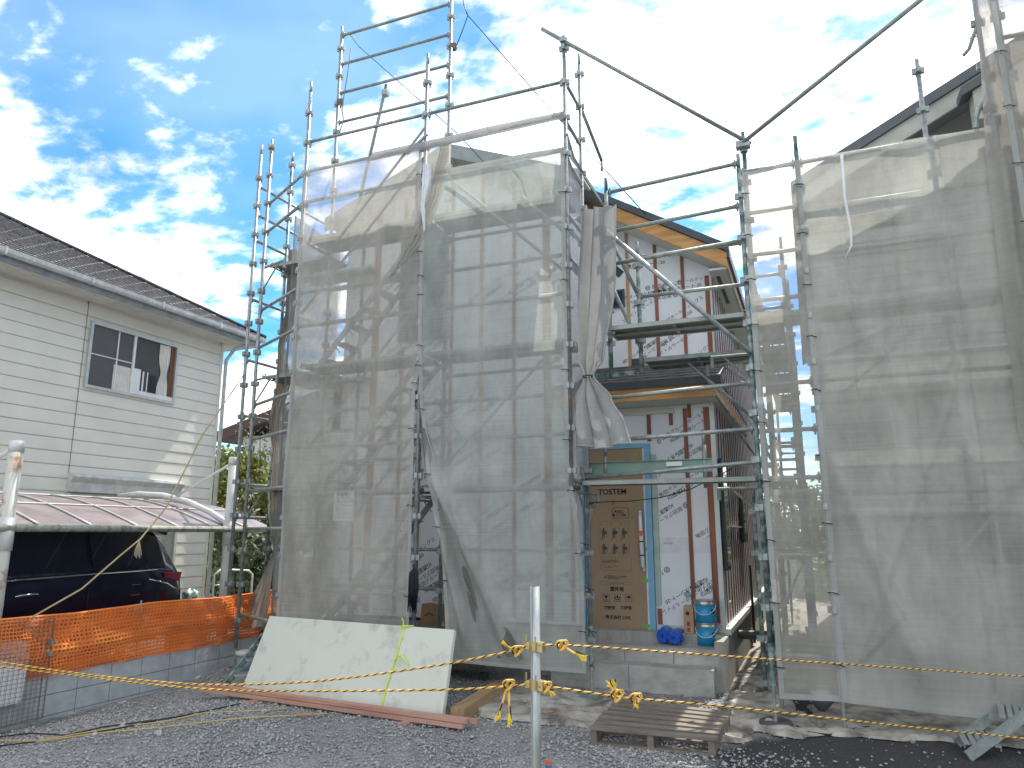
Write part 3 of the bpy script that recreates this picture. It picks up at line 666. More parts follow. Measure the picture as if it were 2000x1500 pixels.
bracket(S, XR1, YO+.6, 3.55, -.45, 0); bracket(S, XR1+.03, YI+.05, 3.5, -.55, .1); bracket(S, XR1+.03, YI, 2.15, -.5, .1); bracket(S, XD, YI, 2.12, .12, 0); bracket(S, XD, YI, 2.12, 0, -.5)
pipe(S, (-1.15, 8.1, 3.55), (XR1-.05, 8.4, 2.9), r=.017); pipe(S, (-1.05, 8.3, 3.5), (-.62, 8.5, 2.75), r=.017)
# long top pipes
tp = Vector((XD, YO-.04, 7.36)); tr_ = Vector((XR1+.03, YI+.0, 6.03)); d = (tp-tr_).normalized()
pipe(S, tp+d*.30, tr_-d*.1, RAILM, name='long_pipe'); part('swivel_clamp', MB().cyl((XD, YO), .04, 7.31, 7.41, 8).box(XD-.03, XD+.03, YO-.08, YO, 7.33, 7.39), GALV, S)
part('swivel_clamp', MB().cyl((XR1+.03, YI+.05), .042, 5.9, 6.06, 8).box(XR1-.05, XR1+.1, YI-.05, YI+.05, 5.93, 6.0), GALV, S)
# leaning tube and cross braces
pipe(S, atY(755, 165, 8.0), atY(700, 400, 8.4), RAILM, name='leaning_tube'); part('swivel_clamp', MB().box(*[v for c, w_ in zip(atY(753, 182, 7.97), (.04, .04, .04)) for v in (c-w_, c+w_)]), GALV, S)
for a, b in (((880, 350), (1105, 532)), ((1020, 385), (1098, 449))): pipe(S, atY(*a, YO+.05), atY(*b, YO+.05), r=.02)
pipe(S, atY(1072, 690, YI-.05), atY(850, 930, YI-.05), r=.018); pipe(S, atY(850, 780, YI), atY(905, 860, YI), r=.015)
pipe(S, atY(1050, 1105, YI), atY(960, 1260, YI), r=.006)
pipe(S, atY(835, 262, YO-.02), atY(795, 300, YO), r=.02)
pipe(S, atX(548, 1030, -6.0) if False else (XP, YO+.02, 1.25), (-6.35, 8.3, .75), r=.018)
# stair flights in the left bay
def stairs(par, x0, z0, x1, z1, y0, y1, n, m=DECKM, off=True):
    st = link('stair', MB().bar((x0, y0, z0), (x1, y0, z1), .025, .07).bar((x0, y1, z0), (x1, y1, z1), .025, .07).mesh('stair', m), par)
    for i in range(n):
        a = (i+.5)/n; x = x0+(x1-x0)*a; z = z0+(z1-z0)*a
        mb = MB()
        for k in range(4):
            u = x-.09+k*.05; mb.box(u, u+.032, y0+.02, y1-.02, z-.004, z+.004)
        for k in range(6):
            v = y0+.02+(y1-y0-.04)*k/5; mb.box(x-.09, x+.092, v-.008, v+.008, z-.010, z-.0045)
        mb.bar((x-.08, y0+.05, z-.01), (x+.02, y0+.05, z-.13), .012, .012); mb.bar((x-.08, y1-.05, z-.01), (x+.02, y1-.05, z-.13), .012, .012)
        link('tread', mb.mesh('tread', m), st)
    return st
SY0, SY1 = YI-.30, YI-.02
stairs(S, -5.85, 3.80, -4.3, 5.50, SY0+.04, SY1+.2, 8); stairs(S, -5.7, 2.22, -4.3, 3.78, SY0+.04, SY1+.2, 7); stairs(S, -5.85, .25, -4.25, 2.2, SY0+.04, SY1+.2, 8)
for dz in (.55, .95):
    pipe(S, (-5.9, YO+.04, 3.9+dz), (-4.15, YO+.04, 5.6+dz+.15), r=.017, name='handrail'); pipe(S, (-5.75, YO+.07, .4+dz), (-4.15, YO+.07, 2.35+dz), r=.017, name='handrail')
pipe(S, (-5.7, YO+.05, 2.7), (-4.2, YO+.05, 4.4), r=.017, name='handrail')
# base plate under the door-side post
solo('base_plate', MB().box(XD-.17, XD+.20, YI-.19, YI+.17, .012, .03), mat('base_green', (.06, .20, .18), .5, 0, .3, 10, col2=(.22, .30, .28)), 'green square base plate under the scaffold post left of the pallet', 'base plate')

# right scaffold
S2_ = thing('scaffold', 'galvanised tube scaffold along the alley and before the right house, behind the right sheets', 'scaffold', (.6, 7.6, 0))
XS = .12; XQ = 1.80
post(S2_, XS, YO, .32, 5.62, GALVD, foot='jack'); post(S2_, XQ, YO, .32, 8.2, GALV, foot='jack'); post(S2_, XQ+.155, YO-.03, .3, 8.2, GALV)
post(S2_, 1.37, YI, .3, 6.32+.25, GALV); post(S2_, .2, YI+.1, .3, 5.0, GALVD)
for z in (5.33,): rail(S2_, (XR1, YO, z), (XS, YO, z)); rail(S2_, (XS, YO, z), (XQ, YO, z))
for z in (4.88, 4.43, 3.95, 3.1, 2.65, 2.2, 1.5, .62):
    rail(S2_, (XR1, YO+.02, z), (XS, YO+.02, z))
for z in (4.82, 4.35, 3.1, 2.65): rail(S2_, (XS, YO, z), (XQ, YO, z))
for z in (3.83, 2.1): deck(S2_, XR1+.06, XS-.05, YO+.06, YO+.5, z, 'x'); deck(S2_, XS+.06, XQ-.05, YO+.06, YO+.5, z)
deck(S2_, XS+.06, 1.3, YI+.05, YI+.5, 5.0)
pipe(S2_, atY(1685, 1295, YO+.03), atY(2010, 928, YO+.03), GALV, .021); pipe(S2_, (.3, YI, 3.0), (1.8, YI, 4.3), r=.018); pipe(S2_, (1.4, YI, 4.3), (1.85, YI, 5.1), r=.018)
for z in (6.85, 7.4, 6.1): rail(S2_, (XQ+.05, YO-.2, z), (3.9, YO-.2, z+.02), RAILM)
mb = MB().tube([atY(1913, 35, YO), atY(1893, 95, YO), atY(1882, 108, YO)], .018, 8).tube([atY(1893, 75, YO), atY(1910, 70, YO)], .006, 6); part('bracket', mb, RAILM, S2_)
mb = MB().tube([atY(1925, 185, YO), atY(1908, 225, YO), atY(1906, 250, YO)], .02, 8); part('bracket', mb, RAILM, S2_)
a = Vector((XR1+.03, YI-.03, 5.98)); b = atY(1800, -2, YO-.1)
pipe(S2_, a-(b-a).normalized()*.08, b+(b-a)*.12, RAILM, name='long_pipe')
# alley rows
for i, yy in enumerate((9.7, 11.5, 13.3, 15.1)):
    for x in (-.52, -.12):
        o = post(S2_, x+.03*(i % 2), yy, .3, 5.2+(.3 if x > -.3 else 0), GALVD, coup=(i < 3), foot='jack')
    for z in (5.0, 4.55, 3.2, 2.75, 1.4): 
        rail(S2_, (-.5, yy, z), (-.12, yy, z)); 
        if i < 3: rail(S2_, (-.5, yy, z), (-.5, yy+1.8, z)); rail(S2_, (-.12, yy, z-.1), (-.12, yy+1.8, z-.1))
    if i < 3:
        for z in (4.05, 2.25): deck(S2_, -.48, -.14, yy+.06, yy+1.74, z, 'y', hooks=False)
    pipe(S2_, (-.5, yy, .6), (-.12, yy+.02, 1.4), r=.014)
for z in (4.05, 2.25): deck(S2_, -.48, -.14, 8.1, 9.64, z, 'y', hooks=False)
for yy in (8.7, 10.6, 12.4): post(S2_, -.60, yy, .02, 2.0+.3*sin(yy), GALVD, coup=True)

# post feet
def ring(name, c, R, r, m, lab, cat):
    pts = [(c[0]+R*cos(2*pi*k/20), c[1]+R*sin(2*pi*k/20), c[2]) for k in range(21)]
    t_ = thing(name, lab, cat, c); part('tread_ring', MB().tube(pts, r, 8), m, t_, True); part('inner_disc', MB().cyl(c, R*.72, c[2]-r*.6, c[2]+r*.5, 18), m, t_)
ring('rubber_foot_pad', (XR1+.0, YO+.03, .035), .115, .032, mat('old_rubber', (.07, .075, .075), .8), 'round dark rubber pad under the scaffold post between porch and right sheet', 'base pad')

# ------------------------------------------------------------------ mesh sheets
def lerp(a, b, t_): return a+(b-a)*t_
def poly_at(pts, t_):
    pts = [Vector(p) for p in pts]
    if len(pts) == 1: return pts[0]
    n = len(pts)-1; i = min(int(t_*n), n-1); return pts[i].lerp(pts[i+1], t_*n-i)
def sheet(name, label, left, right, m, amp=.02, nu=40, nv=90, folds=(), group=None, hem=('l', 'r', 'b'), seed=0, ties=None, belly=0, hemw=.045, topsag=0):
    """left/right: edge polylines from top to bottom. folds: (u0,v0,u1,v1,width,depth) creases"""
    root = thing(name, label, 'mesh sheet', poly_at(left, 1), group)
    def pt(u, v):
        p = poly_at(left, v).lerp(poly_at(right, v), u)
        w = sin(pi*u)**.5 if 0 < u < 1 else 0
        d = amp*w*(.6*sin(7*u+3*v+seed)+.5*sin(3.2*u*(1+seed*.1)-9*v+seed*2)+.35*sin(17*u+8*v*sin(seed)+seed)+.2*sin(31*v+5*u+seed))
        d += belly*sin(pi*u)*sin(pi*min(1, v*1.1))
        for (u0, v0, u1, v1, ww, dd) in folds:
            L2 = (u1-u0)**2+(v1-v0)**2; tt = max(0, min(1, ((u-u0)*(u1-u0)+(v-v0)*(v1-v0))/L2))
            dist = math.hypot(u-u0-(u1-u0)*tt, v-v0-(v1-v0)*tt); d += dd*math.exp(-(dist/ww)**2)*sin(pi*min(1, .15+tt*.85))
        d = max(d, -.02-.08*max(0, v-.45))
        p = p.copy(); p.y -= d; p.z -= topsag*sin(pi*u)*(1-v)**3
        return p
    part('cloth', MB().grid([[pt(i/nu, j/nv) for i in range(nu+1)] for j in range(nv+1)]), m, root, True)
    wd = (poly_at(left, .5)-poly_at(right, .5)).length; e = hemw/wd
    off = Vector((0, -.004, 0))
    hm = MB()
    if 'l' in hem: hm.grid([[pt(u, j/nv)+off for u in (0, e*.5, e)] for j in range(nv+1)])
    if 'r' in hem: hm.grid([[pt(u, j/nv)+off for u in (1-e, 1-e*.5, 1)] for j in range(nv+1)])
    ht = hemw/max(.5, (poly_at(left, 0)-poly_at(left, 1)).length)
    if 'b' in hem: hm.grid([[pt(e+(1-2*e)*i/nu, v)+off for i in range(nu+1)] for v in (1-ht, 1-ht*.5, 1)])
    if 't' in hem: hm.grid([[pt(e+(1-2*e)*i/nu, v)+off for i in range(nu+1)] for v in (0, ht*.5, ht)])
    if hm.v: part('hem', hm, HEM, root, True)
    if ties:
        for side, n_ in ties:
            for k in range(n_):
                v = (k+.5)/n_; p = pt({'l': e*.5, 'r': 1-e*.5}[side], v)+Vector((0, -.012, 0))
                tt = [(p.x+.013*cos(a_), p.y, p.z+.013*sin(a_)) for a_ in np.linspace(0, 2*pi, 9)]
                part('eyelet', MB().tube(tt, .004, 5, caps=False), EYELET, root)
                s = random.uniform(-1, 1)
                part('tie', MB().tube([p+Vector((-.045, -.006, .004*s)), p+Vector((0, -.018, .012*s)), p+Vector((.045, -.006, -.012))], .0045, 5), TIE, root)
    return root, pt
YN = YO-.045
zb = atY(545, 1205, YN).z
sheet('mesh_sheet', 'large grey beige mesh sheet left of the middle front post, stair showing behind it', [(XP, YN, 6.42), (XP, YN, 4), (XP, YN, .55)], [(XM-.03, YN+.01, 6.42), (XM-.03, YN+.01, 5.2), (XM+.03, YN+.01, 4.9), (XM+.03, YN+.01, 3.6), (XM-.03, YN, 3.3), (XM-.03, YN, 2), (XM-.03, YN, .52)], NETB, .018, folds=((.05, .1, .9, .02, .03, .03), (.0, .72, .25, .95, .05, .05), (.1, .55, .2, .95, .05, .04), (.5, .3, .45, .9, .06, .02)), seed=1, ties=(('r', 9),))
# middle one: left edge swings right below the door-height rail, bottom edge pulled to the lower post
sheet('mesh_sheet', 'wide greenish grey mesh sheet right of the middle front post', [(XM+.02, YN, 6.02), (XM-.01, YN-.008, 5.0), (XM-.01, YN-.008, 4.0), atY(820, 790, YN), atY(838, 935, YN), atY(862, 1050, YN), atY(868, 1170, YN), atY(872, 1292, YN)],
      [(XD, YN, 5.99), (XD, YN, 4.9), (XD, YN, 3.9), (XD, YN, 2.9), atY(1112, 905, YN), atY(1128, 1010, YN+.12), atY(1141, 1150, 7.7), atY(1145, 1316, 7.88)], NETG, .014, 60, 110,
      folds=((0, .56, .5, 1.0, .035, .19), (0, .66, .16, .98, .03, .13), (.0, .56, .25, .98, .03, -.10), (.0, .6, .8, .56, .02, .02), (.1, .5, .7, .44, .03, .04), (.55, .45, .95, .60, .05, .05), (.02, .02, .98, .02, .02, .05), (.3, .98, .95, .99, .03, .03)), seed=2, ties=(('l', 8), ('r', 7)), hem=('l', 'r', 'b', 't'))
sheet('mesh_sheet', 'narrow folded top flap of mesh sheet lying along the top guard rail', [(XM-.75, YN-.01, 6.45), (XM-.75, YN-.02, 6.33)], [(XD, YN-.01, 6.44), (XD, YN-.02, 6.33)], NETC, .012, 60, 4, seed=3, hem=())
sheet('mesh_sheet', 'small triangular flap of thin sheet beside the middle post top', [(XM-.02, YN, 6.42), (XM+.02, YN, 6.0)], [(XM+.38, YN, 6.40), (XM+.38, YN, 5.98)], NETB, .01, 12, 12, seed=5, hem=())
# bunched bits round the middle post
def bundle(name, label, pts, widths, m, folds=9, depth=.06, cat='mesh sheet', nv=60, nu=54, seed=0, hemline=True, flat=None, axis=Vector((1, 0, 0)), group=None):
    root = thing(name, label, cat, pts[-1], group)
    rows = []; n = len(pts)-1
    for j in range(nv+1):
        v = j/nv; i = min(int(v*n), n-1); f = v*n-i; f = f*f*(3-2*f) if n > 1 else f
        c = Vector(pts[i]).lerp(Vector(pts[i+1]), v*n-i); w = lerp(widths[i], widths[i+1], f)
        row = []
        for k in range(nu+1):
            u = k/nu; ph = folds*pi*u*2
            q = c+axis*((u-.5)*w+.25*w/folds*sin(ph*1.0+seed+v))
            q.y += depth*(w/max(widths)+.3)*sin(ph+.8*sin(v*4+seed)+seed)*(.75+.25*sin(u*5+seed)) - .0
            q.z += .02*sin(u*7+seed)*(v > .98)
            row.append(q)
        rows.append(row)
    part('cloth', MB().grid(rows), m, root, True)
    if hemline: part('hem', MB().tube([r + Vector((0, -.006, 0)) for r in rows[-1]], .009, 5), HEM, root, True); part('hem', MB().tube([r[-1]+Vector((.004, -.01, 0)) for r in rows], .011, 5), HEM, root, True)
    return root
bundle('mesh_sheet', 'gathered grey curtain of sheet tied at its waist left of the upper decks', [atY(1166, 404, 7.25), atY(1160, 560, 7.25), atY(1150, 700, 7.25), atY(1148, 733, 7.25), atY(1153, 780, 7.22), atY(1165, 830, 7.18), atY(1172, 872, 7.15)], [.34, .37, .25, .09, .36, .50, .54], NETC, 3, .06, seed=1.3, nv=80, nu=72)
part_tie = solo('waist_tie', MB().tube([Vector(atY(1148, 735, 7.2))+Vector((.05*cos(a_), .05*sin(a_)-.0, .0)) for a_ in np.linspace(0, 2*pi, 12)], .007, 5), TIE, 'dark cord tied round the waist of the gathered grey curtain', 'cord')
bundle('mesh_sheet', 'twisted strip of beige sheet running down from the middle post top to the left', [atY(868, 288, YN-.03), atY(850, 380, YN-.03), atY(815, 470, YN), atY(760, 545, YN)], [.12, .16, .20, .05], NETB, 3, .03, seed=.4, hemline=False)
bundle('mesh_sheet', 'thin white plastic streamer wound round the middle front post', [atY(834, 320, YN-.05), atY(833, 355, YN-.05), atY(826, 400, YN-.05), atY(829, 450, YN-.05)], [.08, .10, .05, .02], mat('clear_film', (.75, .77, .8), .3), 3, .03, seed=2.4, hemline=False, nv=30, nu=24)
bundle('mesh_sheet', 'dark grey sheet strip added behind the wide middle sheet to darken its diagonal folds', [atY(836, 850, YN+.07), atY(868, 1000, YN+.08), atY(915, 1130, YN+.10), atY(985, 1285, YN+.2)], [.05, .16, .26, .44], net_mat('fold_shade_sheet', (.22, .22, .20), .75), 3, .03, seed=3.1, hemline=False)  # added dark strip, stands for the shading of the diagonal folds
bundle('mesh_sheet', 'short grey gathered scrap of sheet tied at the gap beside the middle post', [atY(826, 835, YN-.02), atY(835, 900, YN-.01), atY(852, 1000, YN)], [.05, .12, .05], NETC, 3, .025, seed=1.1, nv=30, nu=30)
# side sheets between the right-hand posts
sheet('mesh_sheet', 'thin pale side sheet pulled between the two posts left of the curtain', [(XD+.01, YO, 6.35), (XD+.01, YO, 4.6), (XD, YO, 2.4)], [(XD+.01, YI-.12, 6.1), (XD+.03, YI, 4.4), (XD+.02, YI, 2.4)], NETW, .05, 12, 60, folds=((0, .1, 1, .2, .05, .06), (.2, .3, 1, .4, .05, .06), (0, .5, 1, .65, .06, .05)), seed=4, hem=('r',))
for k, (ya, yb) in enumerate(((262, 330), (300, 360), (420, 470), (480, 540))):
    p = [atY(1106, ya, YO-.02), atY(1118, (ya+yb)/2+12, 7.6), atY(1136, yb+4, YI-.03)]
    solo('cloth_strip', MB().tube(p, [.02, .03, .02], 7), NETC, 'grey twisted cloth strip tied between the two right front posts, number %s from the top' % ('one', 'two', 'three', 'four')[k] if False else ['topmost', 'second', 'third', 'lowest'][k]+' of four twisted cloth strips tied between the two right front posts', 'cloth strip', 'cloth strips between the right front posts', True)
# left return sheets
sheet('mesh_sheet', 'thin white sheet closing the upper left end of the scaffold', [(-7.1, 8.7, 6.0), (-7.1, 8.6, 4.5), (-7.1, 8.5, 3.1)], [(XP-.35, 8.75, 6.0), (XP-.35, 8.7, 4.5), (XP-.3, 8.6, 3.1)], NETW, .04, 20, 60, seed=6, hem=('l',))
sheet('mesh_sheet', 'dark beige lower sheet hung behind the left end posts down to the block wall', [(-7.0, 8.7, 3.05), (-7.0, 8.7, 1.5), (-6.98, 8.7, .5)], [(XP-.25, 8.75, 3.1), (XP-.2, 8.7, 1.5), (XP-.2, 8.6, .5)], net_mat('mesh_sheet_dark', (.27, .25, .21), .62), .05, 20, 60, seed=7, hem=())
bundle('mesh_sheet', 'long gathered brown sheet bundle hanging behind the left end posts', [(-7.0, 8.45, 5.9), (-6.95, 8.45, 4.9), (-7.05, 8.4, 4.4), (-6.98, 8.4, 3.8), (-7.10, 8.4, 3.3), (-7.0, 8.4, 2.75), (-6.98, 8.4, 2.0), (-6.93, 8.4, 1.45), (-7.2, 8.3, .45)], [.12, .18, .10, .2, .16, .12, .22, .05, .42], net_mat('mesh_sheet_brown', (.33, .305, .26), .9, .05), 4, .045, seed=.9, nv=90, nu=40)
sheet('mesh_sheet', 'dark grey sheet closing the left side of the scaffold beside the wing', [(-6.62, 8.0, 6.2), (-6.62, 8.0, 3), (-6.6, 8.0, .5)], [(-6.60, 9.1, 6.1), (-6.6, 9.1, 3), (-6.6, 9.1, .5)], net_mat('mesh_sheet_side', (.40, .40, .38), .7), .02, 16, 60, seed=14, hem=('l',))
# right sheets
sheet('mesh_sheet', 'narrow see-through sheet over the alley between the two houses', [(XR1+.03, YN, 5.30), (XR1+.03, YN, 3), (XR1+.05, YN, .26)], [(XS+.02, YN+.01, 5.34), (XS+.02, YN+.01, 3), (XS+.02, YN+.01, .27)], NETN, .012, 20, 100, folds=((.05, .12, .9, .1, .03, .025), (.05, .3, .95, .29, .03, .02), (.1, .85, .9, .83, .03, .03), (.6, .02, .95, .2, .05, .03)), seed=8, ties=(('l', 10), ('r', 9)), hem=('l', 'r', 'b', 't'))
sheet('mesh_sheet', 'widest grey mesh sheet at the right with a bright diagonal tube behind', [(XS-.02, YN, 5.34), (XS-.015, YN, 3), (XS+.0, YN, .27)], [(XQ-.02, YN, 5.34), (XQ-.02, YN, 3), (XQ-.05, YN, .20)], NETR, .022, 120, 170,
      folds=((.02, .58, .42, .98, .035, .09), (.25, .5, .62, .8, .05, .05), (.0, .12, .8, .20, .03, .05), (.05, .2, .95, .22, .02, .03), (.5, .02, .9, .15, .04, .05), (.7, .25, .75, .95, .03, .03), (.05, .9, .95, .93, .03, .03), (.35, .3, .4, .9, .02, .03), (.22, .0, .235, 1, .007, .02), (.47, .0, .49, 1, .007, .022), (.73, 0, .76, 1, .007, .022), (0, .33, 1, .32, .005, .015), (0, .52, 1, .51, .005, .016), (0, .71, 1, .70, .005, .016), (.5, .45, .95, .8, .05, .06), (.15, .3, .5, .55, .04, .06), (.1, .8, .5, .97, .05, .07), (.09, .94, .97, .295, .011, .022)), seed=9, hem=('l', 'r', 'b'))
solo('white_strap', MB().tube([atY(1644, 303, YN-.03), atY(1650, 385, YN-.04), atY(1662, 450, YN-.05), atY(1663, 480, YN-.05), atY(1651, 505, YN-.05)], [.014, .014, .013, .010, .003], 6), WHITEP, 'white curved strap hanging over the top rail of the widest right sheet', 'strap', smooth=True)
sheet('mesh_sheet', 'wrinkled narrow sheet along the tall posts at the right edge of the picture', [(XQ-.02, YN-.03, 6.7), atY(1915, 130, YN-.05), atY(1925, 300, YN-.05), atY(1960, 600, YN-.05), atY(1990, 850, YN-.05), (1.98, YN-.06, 1.4)], [(XQ+.06, YN-.1, 6.9), (XQ+.12, YN-.15, 5.8), (XQ+.16, YN-.15, 4.7), (XQ+.16, YN-.15, 3.5), (XQ+.2, YN-.15, 2.2), (XQ+.2, YN-.15, 1.2)], net_mat('mesh_sheet_edge', (.42, .40, .36), .8), .03, 14, 90, folds=((.2, .1, .9, .3, .06, .04), (.9, .3, .2, .5, .06, .04)), seed=11, hem=('r',))
sheet('mesh_sheet', 'tall beige sheet cut off by the right border of the picture', [(XQ+.06, YO-.24, 6.75), (XQ+.06, YO-.24, 3.5), (XQ+.06, YO-.24, .2)], [(3.8, YO-.24, 6.8), (3.8, YO-.24, 3.5), (3.8, YO-.24, .3)], net_mat('mesh_sheet_far_right', (.45, .42, .37), .72), .02, 40, 60, seed=12, ties=(('l', 12),))

# ------------------------------------------------------------------ right house
RH = thing('finished_house', 'pale finished house with grey siding and dark gable roof behind the right sheet', 'house', (2.5, 9, 0))
RY = 8.95
part('wall', MB().poly([(.27, RY, 0), (5.5, RY, 0), (5.5, RY, 7.9), (4.6, RY, 7.9), (.27, RY, 5.62)], (0, 9, 0)), SIDR, RH)
sb = MB()
z = .65
while z < 5.5:
    if not (3.3 < z < 3.55 or 2.42 < z < 2.6): sb.box(.262, 4.6, RY-.016, RY-.002, z, z+.135)
    z += .15
o = part('siding_boards', sb, SIDR, RH); o['kind'] = 'stuff'
part('band_board', MB().box(.1, 4.8, RY-.35, RY-.02, 3.24, 3.53), mat('band_cream', (.85, .84, .74), .8), RH)
part('canopy_gutter', MB().tube([(.1, RY-.36, 3.56), (4.8, RY-.36, 3.56)], .04, 8), ALU, RH)
part('band_board', MB().box(.27, 4.8, RY-.06, RY-.018, 2.42, 2.58), MC['band_cream'], RH)
part('pediment', MB().poly([(.1, RY-.2, 3.58), (1.5, RY-.2, 3.60), (.95, RY-.2, 3.92)], (0, .16, 0)), SIDR, RH)
part('pediment_edge', MB().bar((.08, RY-.23, 3.60), (.95, RY-.23, 3.95), .05, .06), ALU, RH)
lp = part('wall_lamp', MB().cyl((1.45, RY-.1), .12, 2.95, 2.99, 16), ALU, RH)
link('lamp_shade', MB().tube([(1.45, RY-.1, 2.99), (1.45, RY-.1, 3.05), (1.45, RY-.1, 3.09)], [.12, .10, .03], 14).mesh('lamp_shade', GUTTER), lp)
w = part('window', MB().box(1.38, 2.1, RY-.05, RY-.017, 1.35, 1.95), ALU, RH)
for x in (1.41, 1.76): link('pane', MB().box(x, x+.31, RY-.056, RY-.051, 1.39, 1.91).mesh('pane', GLASS), w)
part('porch_edge', MB().box(.2, 4, 8.45, RY-.02, .0, .3).box(.35, 4, 8.6, RY-.02, .302, .45), CONC, RH)
part('name_plate', MB().box(1.95, 2.15, RY-.07, RY-.061, 2.46, 2.53), ALU, RH)
ra = Vector((.05, 0, 5.50)); rb = Vector((4.6, 0, 7.88))
part('roof_slab', MB().poly(*slab(ra, rb, 8.35, 18, .02, .07)), DKMETAL, RH)
part('rake_edge', MB().poly(*slab(ra, rb, 8.32, 8.348, -.02, .12)), mat('rake_dark_grey', (.10, .115, .13), .5), RH)
part('rake_board', MB().poly(*slab(ra, rb, 8.36, 8.40, -.22, .2)), mat('rake_cream', (.48, .49, .44), .8), RH)
part('rake_soffit', MB().poly(*slab(ra, rb, 8.402, RY, -.1, .02)), mat('soffit_grey', (.25, .27, .28), .8), RH)
# projecting small gable at right
pa = Vector((1.75, 0, 6.12)); pb_ = Vector((3.2, 0, 6.86))
part('dormer_rake', MB().poly(*slab(pa, pb_, 8.05, 8.3, .0, .09)), MC['rake_dark_grey'], RH)
part('dormer_board', MB().poly([(1.86, 8.1, 5.85), (3.2, 8.1, 5.85), (3.2, 8.1, 6.85), (1.86, 8.1, 6.17)], (0, .2, 0)), mat('dormer_cream', (.50, .51, .46), .8), RH)

# ------------------------------------------------------------------ cream house at left
LH = thing('cream_house', 'cream sided two storey house with dark slate hip roof at the left', 'house', (-12, 6, 0))
LX = -10.3
part('wall', MB().box(-17, LX, -3, 10.6, 0, 5.3), SIDW, LH)
bh = .195; z = .35; k = 0
while z < 5.2:
    h = min(bh, 5.3-z)
    for (ya, yb) in ((-1.5, 4.0), (4.006, 7.712), (7.73, 10.56)):
        part('siding_board', MB().poly([(LX+.002, ya, z), (LX+.020, ya, z), (LX+.022, ya, z+.02), (LX+.014, ya, z+h-.010), (LX+.002, ya, z+h-.004)], (0, yb-ya, 0)), SIDW, LH)
    z += bh; k += 1
part('corner_board', MB().box(LX+.002, LX+.03, 10.56, 10.61, .3, 5.28), SIDW, LH)
part('expansion_joint', MB().box(LX+.001, LX+.012, 7.712, 7.73, .3, 5.28), MORT, LH)
part('downpipe', MB().tube([(LX+.06, 10.66, .2), (LX+.06, 10.66, 4.95), (LX+.2, 10.7, 5.15), (LX+.45, 10.8, 5.25)], .035, 8), GUTTER, LH, True)
# eave
part('soffit', MB().box(LX, -9.82, -3.4, 11.05, 5.26, 5.29).box(-17, LX, 10.6, 11.05, 5.26, 5.29), mat('soffit_cream', (.55, .55, .50), .8), LH)
part('fascia', MB().box(-9.82, -9.80, -3.4, 11.07, 5.255, 5.42).box(-17, -9.82, 11.05, 11.07, 5.255, 5.42), FASC, LH)
gt = MB()
for sgn in (0,):
    pr_ = [(-9.80, 5.42), (-9.80, 5.36), (-9.77, 5.34), (-9.73, 5.345), (-9.705, 5.37), (-9.70, 5.43), (-9.715, 5.43), (-9.72, 5.375), (-9.74, 5.36), (-9.77, 5.36), (-9.785, 5.42)]
    gt.poly([(a_, -3.4, b_) for a_, b_ in pr_], (0, 14.5, 0))
part('gutter', gt, GUTTER, LH)
for y in (6.0, 7.3, 8.6, 9.9, 11.0): part('gutter_clip', MB().box(-9.795, -9.695, y, y+.03, 5.335, 5.345).box(-9.70, -9.69, y, y+.03, 5.345, 5.44), GUTTER, LH)
# hip roof with stepped courses
c0 = (-9.72, 11.13, 5.44); run = 4.2; rise = 2.3; nC = 24
hr = MB()
for i in range(nC):
    a0 = i/nC; a1 = (i+1)/nC
    x0 = -9.72-run*a0; y0_ = 11.13-run*a0; z0_ = 5.44+rise*a0+.0
    x1 = -9.72-run*a1; y1_ = 11.13-run*a1; z1_ = 5.44+rise*a1-.012
    hr.add([(x0, -4, z0_+.016), (x0, y0_, z0_+.016), (x1, y1_, z1_+.004), (x1, -4, z1_+.004), (x0, -4, z0_-.006), (x0, y0_, z0_-.006)], [(0, 1, 2, 3), (4, 5, 1, 0)])
    hr.add([(x0, y0_, z0_+.016), (-18, y0_, z0_+.016), (-18, y1_, z1_+.004), (x1, y1_, z1_+.004)], [(0, 1, 2, 3)])
hr.add([(-9.72, -4, 5.43), (-9.72, 11.13, 5.43), (-18, 11.13, 5.43), (-18, -4, 5.43)], [(0, 1, 2, 3)])
part('roof', hr, SLATE, LH)
part('hip_cap', MB().bar((-9.72, 11.13, 5.47), (-9.72-run, 11.13-run, 5.47+rise), .12, .03), SLATE, LH)
# window
q1 = atX(172, 625, LX); q2 = atX(335, 788, LX)
y0_, y1_, z0_, z1_ = 7.78, 9.52, 3.90, 4.96
fr = MB(); X0 = LX+.022; X1 = LX+.065; t_ = .045
fr.box(X0, X1, y0_, y1_, z1_-t_, z1_).box(X0, X1, y0_, y1_, z0_, z0_+t_).box(X0, X1, y0_, y0_+t_, z0_+t_, z1_-t_).box(X0, X1, y1_-t_, y1_, z0_+t_, z1_-t_)
W1 = part('window', fr, ALU, LH)
ym = 8.62
link('sash', MB().box(X0+.002, X1-.012, ym-.02, ym+.02, z0_+t_, z1_-t_).box(X0+.004, X1-.022, 8.30, 8.318, z0_+t_, z1_-t_).box(X0+.004, X1-.024, y0_+t_, ym-.02, 4.44, 4.455).box(X0+.002, X1-.014, ym+.02, y1_-t_, z0_+t_, z0_+t_+.07).box(X0+.004, X1-.022, 9.30, 9.312, z0_+t_+.07, z1_-t_).mesh('sash', WHITEM), W1)
link('pane', MB().box(X0-.004, X0+.001, y0_+t_, ym-.02, z0_+t_, z1_-t_).mesh('pane', mat('pane_grey', (.085, .085, .085), .12, 0, .15, 1.5)), W1)
link('pane', MB().box(X0-.004, X0+.001, ym+.02, y1_-t_, z0_+t_, z1_-t_).mesh('pane', mat('pane_dark', (.05, .055, .05), .12, 0, .25, 1.5)), W1)
